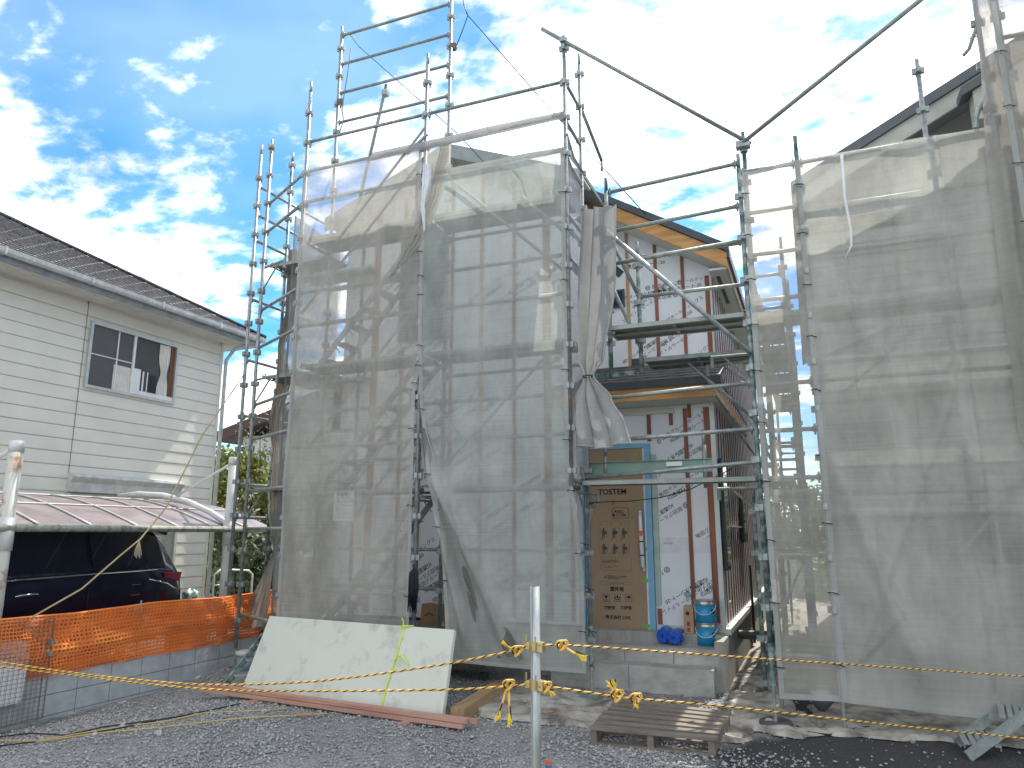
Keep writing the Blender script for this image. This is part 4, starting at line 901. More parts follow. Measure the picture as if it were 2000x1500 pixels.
def fold_cloth(ya, yb, za, zb, x, m, n_=24, pinch=None):
    rows = []
    for j in range(13):
        v = j/12; z_ = lerp(zb, za, v); sh = 1-(.45*math.exp(-((v-.55)/.16)**2) if pinch else 0)
        mid = (ya+yb)/2+(.04*v if pinch else 0)
        rows.append([(x+.006*sin(i*1.9), mid+(lerp(ya, yb, i/n_)-mid)*sh, z_) for i in range(n_+1)])
    return MB().grid(rows)
link('curtain', fold_cloth(9.13, 9.36, 3.98, 4.9, X0+.012, CURT, 20, True).mesh('curtain', CURT, True), W1)
link('curtain', fold_cloth(8.27, 8.60, 3.95, 4.36, X0+.010, CURT, 22).mesh('curtain', CURT, True), W1)
link('white_strips', MB().box(X0+.001, X0+.0035, 8.66, 8.80, 4.02, 4.38).box(X0+.001, X0+.0035, 8.84, 8.87, 4.02, 4.36).box(X0+.001, X0+.0035, 8.93, 8.95, 4.02, 4.36).mesh('white_strips', WHITEP), W1)  # plain white strips set just in front of the pane
link('dark_cabinet', MB().box(X0+.001, X0+.004, 8.955, 9.12, 4.0, 4.33).mesh('dark_cabinet', INK), W1)
link('wood_frame', MB().box(X0+.002, X0+.005, 9.385, 9.475, 3.96, 4.9).mesh('wood_frame', BROWN), W1)
# shutter hood and shutter
hd_ = part('shutter_hood', MB().poly([(LX+.02, 7.70, 2.58), (LX+.16, 7.70, 2.56), (LX+.17, 7.70, 2.52), (LX+.10, 7.70, 2.44), (LX+.09, 7.70, 2.30), (LX+.02, 7.70, 2.28)], (0, 2.12, 0)), GUTTER, LH)
sh = part('shutter', MB().box(LX+.021, LX+.05, 7.72, 9.8, .9, 2.28), mat('shutter_beige', (.42, .42, .36), .6), LH)
for i in range(16): link('shutter_slat', MB().box(LX+.0505, LX+.058, 7.78, 9.74, 2.27-.05*(i+1), 2.27-.05*i-.012).mesh('shutter_slat', MC['shutter_beige']), sh)
part('shutter_guide', MB().box(LX+.022, LX+.09, 7.705, 7.745, .9, 2.28).box(LX+.022, LX+.09, 9.77, 9.82, .9, 2.28), GUTTER, LH)

# ------------------------------------------------------------------ carport
CP = thing('carport', 'old white carport with purple brown curved canopy over the dark minivan', 'carport', (-7.65, 8.2, 0))
CX = -7.65
cpts = [(atX(40, 900, CX).y), (atX(452, 950, CX).y)]
for yy, top in ((5.13, 2.63), (8.27, 2.75)):
    p = part('post', MB().cyl((CX, yy), .068, 0, top, 20), PVCW if yy > 6 else RUST, CP, True)
    link('post_cap', MB().cyl((CX, yy), .074, top-.11, top+.01, 20).mesh('post_cap', PVCW, True), p)
    link('sleeve', MB().cyl((CX, yy), .08, 1.52, 1.85, 20).mesh('sleeve', PVCW, True), p)
    arc = [(CX-.0, yy, 1.80), (CX-.35, yy-.0, 1.98), (CX-.8, yy-.0, 2.14), (CX-1.3, yy, 2.24), (CX-1.8, yy, 2.27), (CX-2.2, yy, 2.24)]
    part('curved_arm', MB().tube(arc, .042, 12), MOSS if yy < 6 else PVCW, CP, True)
    part('stay_rod', MB().tube([(CX, yy, top-.06), (CX-1.05, yy, 2.21)], .02, 8), PVCW, CP, True)
def arcz(u): return 1.76+.42*sin(u*pi*.62)       # u 0..1 front edge to back
cols_ = [3.0+.62*i for i in range(11)]
for i in range(10):
    rows = [[(CX+.03-2.3*u, y_, arcz(u)) for y_ in (cols_[i]+.012, cols_[i+1]-.012)] for u in np.linspace(0, 1, 12)]
    part('canopy_panel', MB().grid(rows), CANO, CP, True)
    part('canopy_rib', MB().tube([(CX+.03-2.3*u, cols_[i], arcz(u)+.012) for u in np.linspace(0, 1, 12)], .013, 6), ALU, CP, True)
for u in (.35, .7): part('purlin', MB().tube([(CX+.03-2.3*u, 3, arcz(u)+.012), (CX+.03-2.3*u, 9.2, arcz(u)+.012)], .009, 5), mat('purlin', (.38, .32, .33), .5), CP)
part('front_beam', MB().tube([(CX+.05, 3, 1.745), (CX+.05, 9.22, 1.745)], .04, 10), MOSS, CP, True)
part('back_beam', MB().tube([(CX-2.28, 3, arcz(1)), (CX-2.28, 9.22, arcz(1))], .035, 8), MOSS, CP, True)

# ------------------------------------------------------------------ minivan
V_ = thing('minivan', 'glossy dark navy minivan parked under the carport', 'minivan', (-9.2, 5.7, 0))
VX = -8.3; VW = 1.78; VY1 = 8.10; VY0 = 3.25
# stations along length: (y, z sill, z belt, z roof, inset at roof)
st = [(VY0, .45, .80, .95, .10), (VY0+.25, .32, .98, 1.06, .10), (VY0+1.0, .28, 1.10, 1.20, .14), (VY0+1.7, .28, 1.14, 1.72, .22), (VY0+2.4, .28, 1.16, 1.84, .22), (VY0+3.4, .28, 1.18, 1.86, .22), (VY0+4.2, .28, 1.19, 1.82, .23), (VY1-.30, .30, 1.20, 1.74, .25), (VY1-.12, .34, 1.17, 1.55, .22), (VY1-.0, .45, 1.05, 1.17, .06), (VY1+.03, .50, .80, .98, .05)]
rows = []
for (yy, zs, zbt, zr, ins) in st:
    sec = [(VX-.06, zs), (VX-.01, zs+.12), (VX+.0, (zs+zbt)/2-.05), (VX+.02, zbt-.12), (VX-.0, zbt), (VX-ins*.55, (zbt+zr)/2+.02), (VX-ins, zr-.05), (VX-ins-.12, zr), (VX-VW/2, zr+.025)]
    full = sec+[(2*VX-VW-a_, b_) for a_, b_ in sec[::-1][1:]]
    rows.append([(a_, yy, b_) for a_, b_ in full])
mb = MB().grid(rows); n_ = len(rows[0]); mb.f.append(tuple(range(n_))); mb.m.append(0); mb.f.append(tuple(range(len(mb.v)-n_, len(mb.v)))); mb.m.append(0)
body = part('body', mb, VAN, V_, True)
def gx_(yy, f):      # outer surface at side glass; f 0 belt..1 roof
    for a_, b_ in zip(st, st[1:]):
        if a_[0] <= yy <= b_[0]:
            t_ = (yy-a_[0])/(b_[0]-a_[0]); zb_ = lerp(a_[2], b_[2], t_); zr_ = lerp(a_[3], b_[3], t_); ins = lerp(a_[4], b_[4], t_)
            zm = (zb_+zr_)/2+.02; zt = zr_-.05
            z_ = lerp(zb_+.015, zt-.005, f); x_ = VX-ins*.55*(z_-zb_)/(zm-zb_) if z_ < zm else lerp(VX-ins*.55, VX-ins, (z_-zm)/(zt-zm))
            return (x_+.006, yy, z_)
for ya, yb in ((VY0+1.75, VY0+2.35), (VY0+2.41, VY0+3.42), (VY0+3.48, VY1-.28)):
    g = MB().grid([[gx_(lerp(ya, yb, i/6), f) for i in range(7)] for f in (.04, .3, .6, .94)])
    part('side_window', g, VANG, V_, True)
part('belt_chrome', MB().tube([gx_(y_, .0) for y_ in np.linspace(VY0+1.8, VY1-.14, 14)], .008, 5), CHROME, V_)
part('door_handle', MB().tube([(VX+.03, 5.75, 1.0), (VX+.05, 5.80, 1.01), (VX+.05, 5.98, 1.015), (VX+.03, 6.03, 1.0)], .011, 6), CHROME, V_, True)
part('door_handle', MB().tube([(VX+.03, 5.3, 1.0), (VX+.05, 5.34, 1.01), (VX+.05, 5.48, 1.015), (VX+.03, 5.52, 1.0)], .011, 6), CHROME, V_, True)
part('door_gap', MB().box(VX+.0, VX+.026, 5.60, 5.608, .45, 1.1), BLK, V_); part('door_gap', MB().box(VX+.0, VX+.026, 6.66, 6.668, .45, 1.1), BLK, V_)
part('fuel_flap_line', MB().box(VX+.018, VX+.028, 7.28, 7.42, 1.03, 1.036).box(VX+.018, VX+.028, 7.28, 7.42, .90, .906), CHROME, V_)
part('tail_lamp', MB().poly([(VX+.035, 7.80, 1.10), (VX+.035, 8.06, 1.04), (VX+.035, 8.09, 1.16), (VX+.035, 7.78, 1.17)], (-.12, 0, 0)), REDL, V_)
part('rear_spoiler', MB().poly([(VX-.25, VY1-.32, 1.78), (VX-.25, VY1-.05, 1.70), (VX-.25, VY1-.08, 1.66), (VX-.25, VY1-.32, 1.72)], (-VW+.5, 0, 0)), VAN, V_)
part('bumper_trim', MB().tube([(VX+.02, 7.55, 1.09), (VX+.03, 7.85, 1.02), (VX-.0, 8.1, .90)], .01, 5), CHROME, V_, True)
for yy in (VY0+.95, VY1-1.05):
    w = part('wheel', MB().tube([(VX-.05, yy, .33), (VX-.27, yy, .33)], .33, 24), TYRE, V_, True)
    link('rim', MB().tube([(VX-.035, yy, .33), (VX-.06, yy, .33)], .21, 18).mesh('rim', CHROME), w)
sg = thing('green_bag', 'crumpled white and green bag lying behind the minivan', 'bag', (-8.6, 8.55, 0))
mb = MB()
c = atX(372, 1162, -8.7)
pt_ = [[c+Vector((.08*cos(a_)*sin(b_)*(1+.3*sin(5*a_)), .14*sin(a_)*sin(b_)*(1+.2*sin(7*b_)), .08*cos(b_)*(1+.25*sin(4*a_+b_)))) for a_ in np.linspace(0, 2*pi, 20)] for b_ in np.linspace(.05, pi-.05, 10)]
part('cloth', mb.grid(pt_), mat('bag_white_green', (.03, .30, .22), .5, 0, 0, 14, col2=(.7, .75, .72), thr=(.45, .52)), sg, True)
part('base_block', MB().box(c.x-.15, c.x+.15, c.y-.25, c.y+.25, 0, c.z-.06), GREYB, sg)

# ------------------------------------------------------------------ block wall, orange fence
BW = thing('block_wall', 'low two course concrete block wall under the orange netting', 'wall', (-7.25, 6, 0))
part('mortar', MB().box(-7.345, -7.208, 3.0, 10.2, -.25, .315), MORT, BW)
bl = .398; y = 3.0; k = 0
while y < 10.1:
    for c_ in range(2):
        z0_ = -.085+c_*.2; part('block', MB().box(-7.35+.0*k, -7.2-random.uniform(0, .002), y+.004, y+bl-.006, z0_+.004, z0_+.195), BLOCK, BW)
    part('block', MB().box(-7.35, -7.201, y+.004, y+bl-.006, -.28, -.089), BLOCK, BW)
    y += bl; k += 1
OM = mat('orange_plastic', (.95, .29, .06), .5, 0, .12, 5); OM2 = mat('orange_plastic_dark', (.82, .20, .045), .5, 0, .12, 5)
OMT = net_mat('orange_film', (.92, .26, .06), .62, .12)
OF = thing('orange_netting', 'orange plastic safety netting standing on the block wall before the minivan', 'safety netting', (-7.25, 6, .3))
def op(y_, z_, lay=0):
    hh = (z_-.30)/.58
    x = -7.22+.05*lay+.035*sin(y_*2.3+hh*3+lay)*hh*(1.2-hh)*3+.015*sin(y_*9+hh*7+lay*2)+.04*math.exp(-((hh-.45-.05*sin(y_))/.12)**2)*(1-lay)
    return Vector((x, y_+.012*sin(z_*25+y_), z_+.01*sin(y_*3+lay)))
def band(a, b, w, horiz, lay):
    pass
for lay, (m_, wv, wh) in enumerate(((OM, .017, .020), (OM2, .010, .010))):
    mb = MB(); zs = np.arange(.31, .885, .041 if lay == 0 else .033); ys = np.arange(3.4, 9.0, .048 if lay == 0 else .038)
    yl = np.linspace(3.4, 9.0, 120); zl = np.linspace(.305, .875, 14)
    for z_ in zs: mb.grid([[op(y_, z_+d_, lay) for y_ in yl] for d_ in (-wh/2, wh/2)])
    for y_ in ys: mb.grid([[op(y_+d_, z_, lay)+Vector((.002, 0, 0)) for z_ in zl] for d_ in (-wv/2, wv/2)])
    o = part('net_strands', mb, m_, OF, True); o['kind'] = 'stuff'
part('film_back', MB().grid([[op(y_, z_, 0)+Vector((-.01, 0, 0)) for y_ in np.linspace(3.4, 9.0, 120)] for z_ in zl]), OMT, OF, True)
part('top_cord', MB().tube([op(y_, .882, 0) for y_ in np.linspace(3.4, 9, 60)], .006, 5), OM, OF)
part('bottom_cord', MB().tube([op(y_, .307, 0)+Vector((.01, 0, 0)) for y_ in np.linspace(3.4, 9, 60)], .009, 5), OM, OF)
for yy in (6.55, 4.3, 8.6): part('stake', MB().cyl((-7.27, yy), .011, .25, .93, 8), RAILM, OF)
q = atX(276, 1180, -7.15)
for k in range(5): part('wire_tie', MB().tube([q+Vector((0, 0, -.0-.09*(k > 2))), q+Vector((.02, .03*(k-2), -.02-.02*k-.09*(k > 2))), q+Vector((.01, .05*(k-2), -.07-.02*k))], .0025, 4), RAILM, OF)

# wire mesh panel with white board
WP = thing('wire_mesh_panel', 'steel wire mesh panel leaning on the block wall at the left border', 'mesh panel', (-7.05, 4.8, 0))
a0 = atX(80, 1402, -7.08); a1 = atX(116, 1207, -7.14)
mb = MB(); hgt = a1.z-a0.z
def wp(y_, z_): f = (z_-a0.z)/hgt; return Vector((lerp(-7.06, -7.17, f), y_+.09*f+.0, z_))
ye = a0.y
for i in range(26):
    y_ = ye-.05*i; mb.tube([wp(y_, a0.z), wp(y_, a1.z)], .0022 if i else .005, 4)
    y_ -= .014; mb.tube([wp(y_, a0.z), wp(y_, a1.z)], .0015, 4)
for i in range(24):
    z_ = lerp(a0.z, a1.z, i/23); mb.tube([wp(ye, z_), wp(ye-1.3, z_)], .0022 if 0 < i < 23 else .005, 4)
o = part('wires', mb, mat('rusty_wire', (.16, .14, .12), .6, .4, .3, 20), WP); 
part('hinge', MB().box(-7.15, -7.10, ye+.03, ye+.06, .60, .66).box(-7.15, -7.11, ye+.03, ye+.06, .5, .54), RAILM, WP)
wbq = [atX(65, 1248, -7.165), atX(42, 1372, -7.12)]
solo('white_board', MB().poly([(-7.18, wbq[0].y, wbq[0].z), (-7.13, wbq[1].y, wbq[1].z), (-7.13, 3.9, wbq[1].z-.0), (-7.18, 3.9, wbq[0].z)], (-.008, 0, 0)), WHITEP, 'plain white board behind the wire mesh panel at the left border', 'board')
solo('steel_bars', MB().bar(atX(0, 1428, -7.05), atX(208, 1385, -7.05), .02, .02).bar(atX(60, 1415, -6.98), atX(200, 1382, -7.0), .015, .015), RAILM, 'thin steel bars lying on gravel at the foot of the block wall', 'steel bar')

# ------------------------------------------------------------------ leaning board and lumber
BD = thing('plasterboard', 'pale green plasterboard sheet leaning on the scaffold foot, tied with yellow ribbon', 'board', (-4.6, 6.75, 0))
bl_ = Vector((-5.93, 6.86, .045)); br_ = Vector((-3.30, 6.46, .03))
tl_ = atF(527, 1203, (bl_.x*-sin(YAW)+bl_.y*cos(YAW))+.38); tr2 = atF(887, 1230, (br_.x*-sin(YAW)+br_.y*cos(YAW))+.36)
blp = atF(470, 1352, bl_.x*-sin(YAW)+bl_.y*cos(YAW)); brp = atF(862, 1410, br_.x*-sin(YAW)+br_.y*cos(YAW))
nrm = (brp-blp).cross(tl_-blp).normalized()
if nrm.y > 0: nrm = -nrm
BM = bpy.data.materials.new('board_stained'); BM.use_nodes = True; t = BM.node_tree; b = t.nodes['Principled BSDF']; b.inputs['Roughness'].default_value = .8
co = t.nodes.new('ShaderNodeTexCoord'); no = t.nodes.new('ShaderNodeTexNoise'); no.inputs['Scale'].default_value = 3.4; no.inputs['Detail'].default_value = 7; no.inputs['Roughness'].default_value = .7; t.links.new(co.outputs['Object'], no.inputs[0])
mr = t.nodes.new('ShaderNodeMapRange'); mr.inputs[1].default_value = .54; mr.inputs[2].default_value = .72; mr.inputs[4].default_value = .75; t.links.new(no.outputs[0], mr.inputs[0])
mx = t.nodes.new('ShaderNodeMix'); mx.data_type = 'RGBA'; mx.inputs[6].default_value = (.63, .645, .56, 1); mx.inputs[7].default_value = (.34, .33, .28, 1); t.links.new(mr.outputs[0], mx.inputs[0]); t.links.new(mx.outputs[2], b.inputs['Base Color'])
part('panel', MB().poly([blp, brp, tr2, tl_], -nrm*.045), BM, BD)
rt_ = lambda u, v: blp.lerp(brp, u).lerp(tl_.lerp(tr2, u), v)
part('ribbon', MB().tube([rt_(.735, -.0)+nrm*.006, rt_(.735, .25)+nrm*.006, rt_(.752, .55)+nrm*.008, rt_(.765, 1.0)+nrm*.006, rt_(.765, 1.0)-nrm*.05], .008, 5), YTAPE, BD)
kn = rt_(.765, .99)+nrm*.02
part('ribbon_bow', MB().tube([kn+Vector((-.09, 0, -.01)), kn, kn+Vector((.12, 0, .01))], [.003, .010, .004], 5).tube([kn, kn+Vector((.0, -.01, .05)), kn+Vector((-.02, -.01, .09))], [.008, .006, .003], 5), YTAPE, BD)
kn = rt_(.752, .58)+nrm*.02
part('ribbon_tail', MB().tube([kn, kn+Vector((.09, -.02, .06)), kn+Vector((.19, -.03, -.03))], [.006, .012, .006], 5).tube([kn+Vector((.05, -.02, -.14)), kn+Vector((.12, -.02, -.14)), kn+Vector((.17, -.02, -.12))], [.002, .008, .003], 5), YTAPE, BD)
l0 = atZ(378, 1349, .02); l1 = atZ(905, 1424, .02); dl_ = (l1-l0).normalized(); sl = Vector((-dl_.y, dl_.x, 0))
for i, (o_, z_, s0, s1, lab) in enumerate(((0, .045, .12, .0, 'front lower'), (.055, .045, 0, .05, 'back lower'), (.02, .085, .15, -.02, 'front upper'), (.075, .082, .3, -.10, 'back upper'), (.13, .05, .6, .1, 'rearmost'))):
    a = l0+dl_*s0+sl*o_; b_ = l1-dl_*s1+sl*o_; a = a.copy(); b_ = b_.copy(); a.z = z_-.0; b_.z = z_-.005
    solo('lumber', MB().bar(a, b_, .045, .034), PINKW, '%s long pinkish timber batten of the bundle before the leaning board' % lab, 'lumber', 'pinkish timber battens before the leaning board')
for px, w_ in ((500, 'left'), (805, 'right')):
    q = atZ(px, 1372 if px < 600 else 1414, .012); solo('wood_spacer', MB().bar(q+Vector((-.12, -.06, 0)), q+Vector((.12, .30, 0)), .04, .025), PINKW, 'short wood spacer under the %s end of the timber battens' % w_, 'spacer', 'wood spacers under the battens')
b0 = atZ(893, 1400, .055); b1 = atZ(975, 1345, .055)
for i, o_ in enumerate((-.045, 0, .045)):
    solo('square_beam', MB().bar(b0+Vector((o_, 0, .01)), b1+Vector((o_, 0.05, .01)), .042, .13), BEAMW, ['left', 'middle', 'right'][i]+' of three brown timbers laid together right of the leaning board', 'timber', 'brown timbers right of the board')

# ------------------------------------------------------------------ pallet
PL = thing('pallet', 'weathered grey wooden pallet lying on the ground before the porch', 'pallet', (-1.3, 6.8, 0))
pc = [atZ(1153, 1456, .0), atZ(1402, 1480, .0), atZ(1430, 1388, .14), atZ(1206, 1362, .14)]
pa, pb2 = Vector((pc[0].x, pc[0].y, 0)), Vector((pc[1].x, pc[1].y, 0)); pd, pcc = Vector((pc[3].x, pc[3].y, 0)), Vector((pc[2].x, pc[2].y, 0))
def pp(u, v, z_): q = pa.lerp(pb2, u).lerp(pd.lerp(pcc, u), v); q.z = z_; return q
def pbox(u0, u1, v0, v1, z0_, z1_):
    c8 = [pp(u, v, z_) for z_ in (z0_, z1_) for (u, v) in ((u0, v0), (u1, v0), (u1, v1), (u0, v1))]
    return MB().add(c8, [(0,3,2,1),(4,5,6,7),(0,1,5,4),(1,2,6,5),(2,3,7,6),(3,0,4,7)])
for i in range(7):
    j = random.uniform(-.006, .006); v0 = .0+i*.148; part('top_board', pbox(-.005+j, 1.0+j, v0, v0+.086+random.uniform(-.005, .01), .118+random.uniform(-.002, .003), .138), PALLET, PL)
for u in (0.0, .46, .93): part('stringer', pbox(u, u+.05, .01, .98, .024, .117), PALLET, PL)
for v in (0.0, .3, .62, .9): part('bottom_board', pbox(0, .98, v, v+.09, .004, .0235), PALLET, PL)

# ------------------------------------------------------------------ things on the porch
def can(x, y, z, label):
    c_ = thing('paint_can', label, 'paint can', (x, y, z), 'blue paint cans stacked on the porch')
    r = .122; hh = .235
    part('body', MB().tube([(x, y, z), (x, y, z+.19)], r, 28), CANB, c_, True)
    part('metal_band', MB().tube([(x, y, z+.1905), (x, y, z+.2), (x, y, z+.228), (x, y, z+hh)], [r, r+.003, r+.002, r-.004], 28), CANM, c_, True)
    part('lid', MB().tube([(x, y, z+.2355), (x, y, z+.245), (x, y, z+.2475)], [r+.008, r+.008, r-.01], 28), CANM, c_, True)
    part('handle', MB().tube([(x+(r+.006)*cos(a_), y+(r+.012)*sin(a_)*1.0, z+.19-.10*sin(pi*(a_-pi*1.05)/(pi*.9))) for a_ in np.linspace(pi*1.05, pi*1.95, 16)], .004, 6), WHITEM, c_)
    part('paper_label', MB().grid([[(x+(r+.001)*cos(a_), y+(r+.001)*sin(a_), z_) for a_ in np.linspace(pi*1.03, pi*1.16, 5)] for z_ in (z+.03, z+.15)]), WHITEP, c_)
    part('printed_mark', MB().grid([[(x+(r+.001)*cos(a_), y+(r+.001)*sin(a_), z_) for a_ in np.linspace(pi*1.70, pi*1.82, 5)] for z_ in (z+.10, z+.15)]), INK, c_)
can(-1.225, 9.0, .442, 'lower blue paint can with silver band, standing on the porch'); can(-1.228, 9.0, .442+.2485, 'upper blue paint can with silver lid, stacked on the other can')
cb_ = thing('cardboard_box', 'small upright brown carton between the blue tarp rolls and the cans', 'box', (-1.42, 9.05, .44))
part('carton', MB().box(-1.475, -1.365, 8.98, 9.1, .442, .86), CARDL, cb_); part('delivery_label', MB().box(-1.47, -1.37, 8.975, 8.979, .45, .56), WHITEP, cb_)
part('printed_mark', MB().box(-1.44, -1.41, 8.976, 8.979, .64, .69).box(-1.44, -1.41, 8.976, 8.979, .575, .62), INKR, cb_); part('printed_mark', MB().tube([(-1.43, 8.979, .78), (-1.43, 8.976, .78)], .022, 12), INK, cb_)
def tarp_roll(x, y, z, w_, h_, lab, sd_):
    r_ = thing('blue_tarp_roll', lab, 'tarp', (x, y, z), 'blue tarp rolls on the porch')
    rows = []
    for j in range(9):
        v = j/8; yy = y-.16+.34*v; e_ = 1-.12*abs(2*v-1)**4
        rows.append([(x+w_*e_*cos(a_)*(1+.07*sin(5*a_+sd_+v*3)+.04*sin(11*a_-v*6)), yy+.015*sin(4*a_), max(z+.002, z+h_+h_*e_*sin(a_)*(1+.06*sin(4*a_+sd_)+.05*sin(9*a_+v*5)))) for a_ in np.linspace(0, 2*pi, 40)])
    part('roll', MB().grid(rows), BLUESH, r_, True)
    sp = []
    for i in range(64):
        a_ = i*.42; rr_ = (1-.012*i-.06)*(1+.05*sin(i*1.3+sd_)); sp.append((x+w_*rr_*cos(a_)*.93, y-.16-.012*(i/64)-.004, z+h_+h_*rr_*sin(a_)*.93))
    part('end_fold', MB().tube(sp, .0085, 5), BLUESH, r_, True)
    part('end_face', MB().add([(x, y-.15, z+h_)]+[(x+w_*.93*cos(a_), y-.155, z+h_+h_*.93*sin(a_)) for a_ in np.linspace(0, 2*pi, 25)[:-1]], [(0, i+1, (i+1) % 24+1) for i in range(24)]), mat('blue_tarp_dark', (.004, .05, .30), .5), r_)
tarp_roll(-1.70, 9.0, .442, .078, .088, 'left crumpled blue tarp roll on the porch beside the door', .5); tarp_roll(-1.56, 8.96, .442, .085, .078, 'right blue tarp roll on the porch beside the small carton', 2.2)
# stuff seen between the sheets by the wing
bx_ = thing('cardboard_box', 'open brown carton behind the middle post beside the board', 'box', (-4.3, 8.3, .35)); q = atY(840, 1222, 8.25)
part('carton', MB().poly([(q.x-.14, 8.25, q.z), (q.x+.10, 8.25, q.z), (q.x+.12, 8.25, q.z+.24), (q.x-.12, 8.25, q.z+.25)], (0, .2, 0)), BROWNP, bx_); part('printed_mark', MB().tube([(q.x-.08, 8.246, q.z+.11), (q.x-.02, 8.246, q.z+.15), (q.x+.04, 8.246, q.z+.12)], .006, 5), INK, bx_)
q = atY(870, 1213, 8.5); solo('paper_sack', MB().box(q.x-.12, q.x+.14, 8.5, 8.75, q.z-.06, q.z+.06).box(q.x-.14, q.x+.12, 8.52, 8.75, q.z+.065, q.z+.15), CARDL, 'flat brown packages stacked behind the middle post gap', 'package')
solo('work_platform', MB().box(XP+.1, XM+.6, 8.15, 8.75, .22, .27), DARKST, 'dark low platform behind the sheets at the wing foot', 'platform')
# black tie bundle hung on the middle post
TB = thing('tie_bundle', 'thick bundle of black tie cords hanging on the middle front post', 'cord bundle', atY(808, 1112, YO-.08)); mb = MB()
t0 = atY(809, 1110, YO-.075)
for k in range(90):
    a_ = random.uniform(0, 2*pi); r_ = .055*random.random()**.5; ln = random.uniform(.30, .47)
    mb.tube([t0+Vector((0, 0, .01)), t0+Vector((r_*cos(a_), r_*sin(a_)*.6-.01, -.05)), t0+Vector((1.15*r_*cos(a_)-.005, r_*sin(a_)*.7, -.22)), t0+Vector((1.0*r_*cos(a_)-.012+random.uniform(-.01, .01), r_*sin(a_)*.7, -ln))], .0042, 4)
part('cords', mb, MOPM, TB, True); part('knot', MB().tube([t0+Vector((-.02, 0, .04)), t0, t0+Vector((.02, -.02, 0)), t0+Vector((.0, 0, .05))], .007, 5), TIE, TB)
# notice behind the left sheet
NO = thing('site_notice', 'white printed safety notice hung behind the left mesh sheet', 'notice', atY(670, 990, YO+.03)); a = atY(653, 960, YO+.02); b_ = atY(690, 1017, YO+.02)
part('sheet', MB().box(a.x, b_.x, YO+.02, YO+.025, b_.z, a.z), WHITEP, NO)
cx_ = (a.x+b_.x)/2; letter("安全第一", .052, INK, NO, (cx_, YO+.018, a.z-.035), 0, 'CENTER', .001)
lines = MB(); 
for k in range(6): z_ = a.z-.08-k*.045; lines.box(a.x+.01, b_.x-.01, YO+.0175, YO+.0195, z_, z_+.004)
lines.box(a.x+.06, a.x+.064, YO+.0175, YO+.0195, b_.z+.05, a.z-.08); part('ruled_lines', lines, INK, NO)

# ------------------------------------------------------------------ foreground post and ropes
FP = thing('fence_post', 'upright galvanised pipe in the foreground holding two striped ropes', 'post', atF(1045, 1500, 3.8)); FF = 3.8
t0 = atF(1045, 1145, FF); base = Vector((t0.x, t0.y, 0))
part('pipe', MB().tube([(t0.x, t0.y, 0), t0], .0243, 20).tube([t0, t0+Vector((0, 0, -.03))], .021, 16), POSTM, FP, True)
part('pipe_seam', MB().tube([(t0.x-.008, t0.y-.0235, 0), (t0.x-.008, t0.y-.0235, t0.z-.01)], .0016, 4), RAILM, FP)
def clamp(zc):
    c_ = part('clamp', MB().cyl((t0.x, t0.y), .031, zc-.022, zc+.022, 14).box(t0.x-.05, t0.x-.024, t0.y-.02, t0.y+.012, zc-.014, zc+.014).box(t0.x+.02, t0.x+.046, t0.y-.028, t0.y+.02, zc-.024, zc+.02), BRASS, FP)
    link('bolt', MB().cyl((t0.x-.045, t0.y-.01), .0042, zc-.02, zc+.055, 8).mesh('bolt', BRASS), c_); link('bolt', MB().cyl((t0.x+.012, t0.y-.034), .0042, zc-.01, zc+.05, 8).mesh('bolt', BRASS), c_)
z1c = atF(1045, 1262, FF).z; z2c = atF(1045, 1337, FF).z
clamp(z1c); clamp(z2c)
def rope(label, pts, r=.0053, twist=.058, ends=()):
    """three laid strands, two yellow, one black, along a smooth curve"""
    R = thing('striped_rope', label, 'rope', pts[0], 'yellow and black ropes strung across the front')
    P_ = [Vector(p) for p in pts]; C_ = []
    n_ = len(P_)-1
    for i in range(n_):
        p0_ = P_[max(i-1, 0)]; p1_ = P_[i]; p2_ = P_[i+1]; p3_ = P_[min(i+2, n_)]
        m_ = max(4, int((p2_-p1_).length/.012))
        for k in range(m_):
            t_ = k/m_; C_.append(.5*((2*p1_)+(p2_-p0_)*t_+(2*p0_-5*p1_+4*p2_-p3_)*t_*t_+(3*p1_-p0_-3*p2_+p3_)*t_**3))
    C_.append(P_[-1])
    for s in range(3):
        line = []; ln = 0
        for i, c_ in enumerate(C_):
            d_ = (C_[min(i+1, len(C_)-1)]-C_[max(i-1, 0)]).normalized(); u_ = d_.cross(Vector((0, 0, 1))).normalized(); w_ = u_.cross(d_)
            if i: ln += (c_-C_[i-1]).length
            a_ = 2*pi*(ln/twist+s/3); line.append(c_+(u_*cos(a_)+w_*sin(a_))*r*.55)
        part('strand', MB().tube(line, r*.62, 5), BLK if s == 2 else YEL, R, True)
    return R
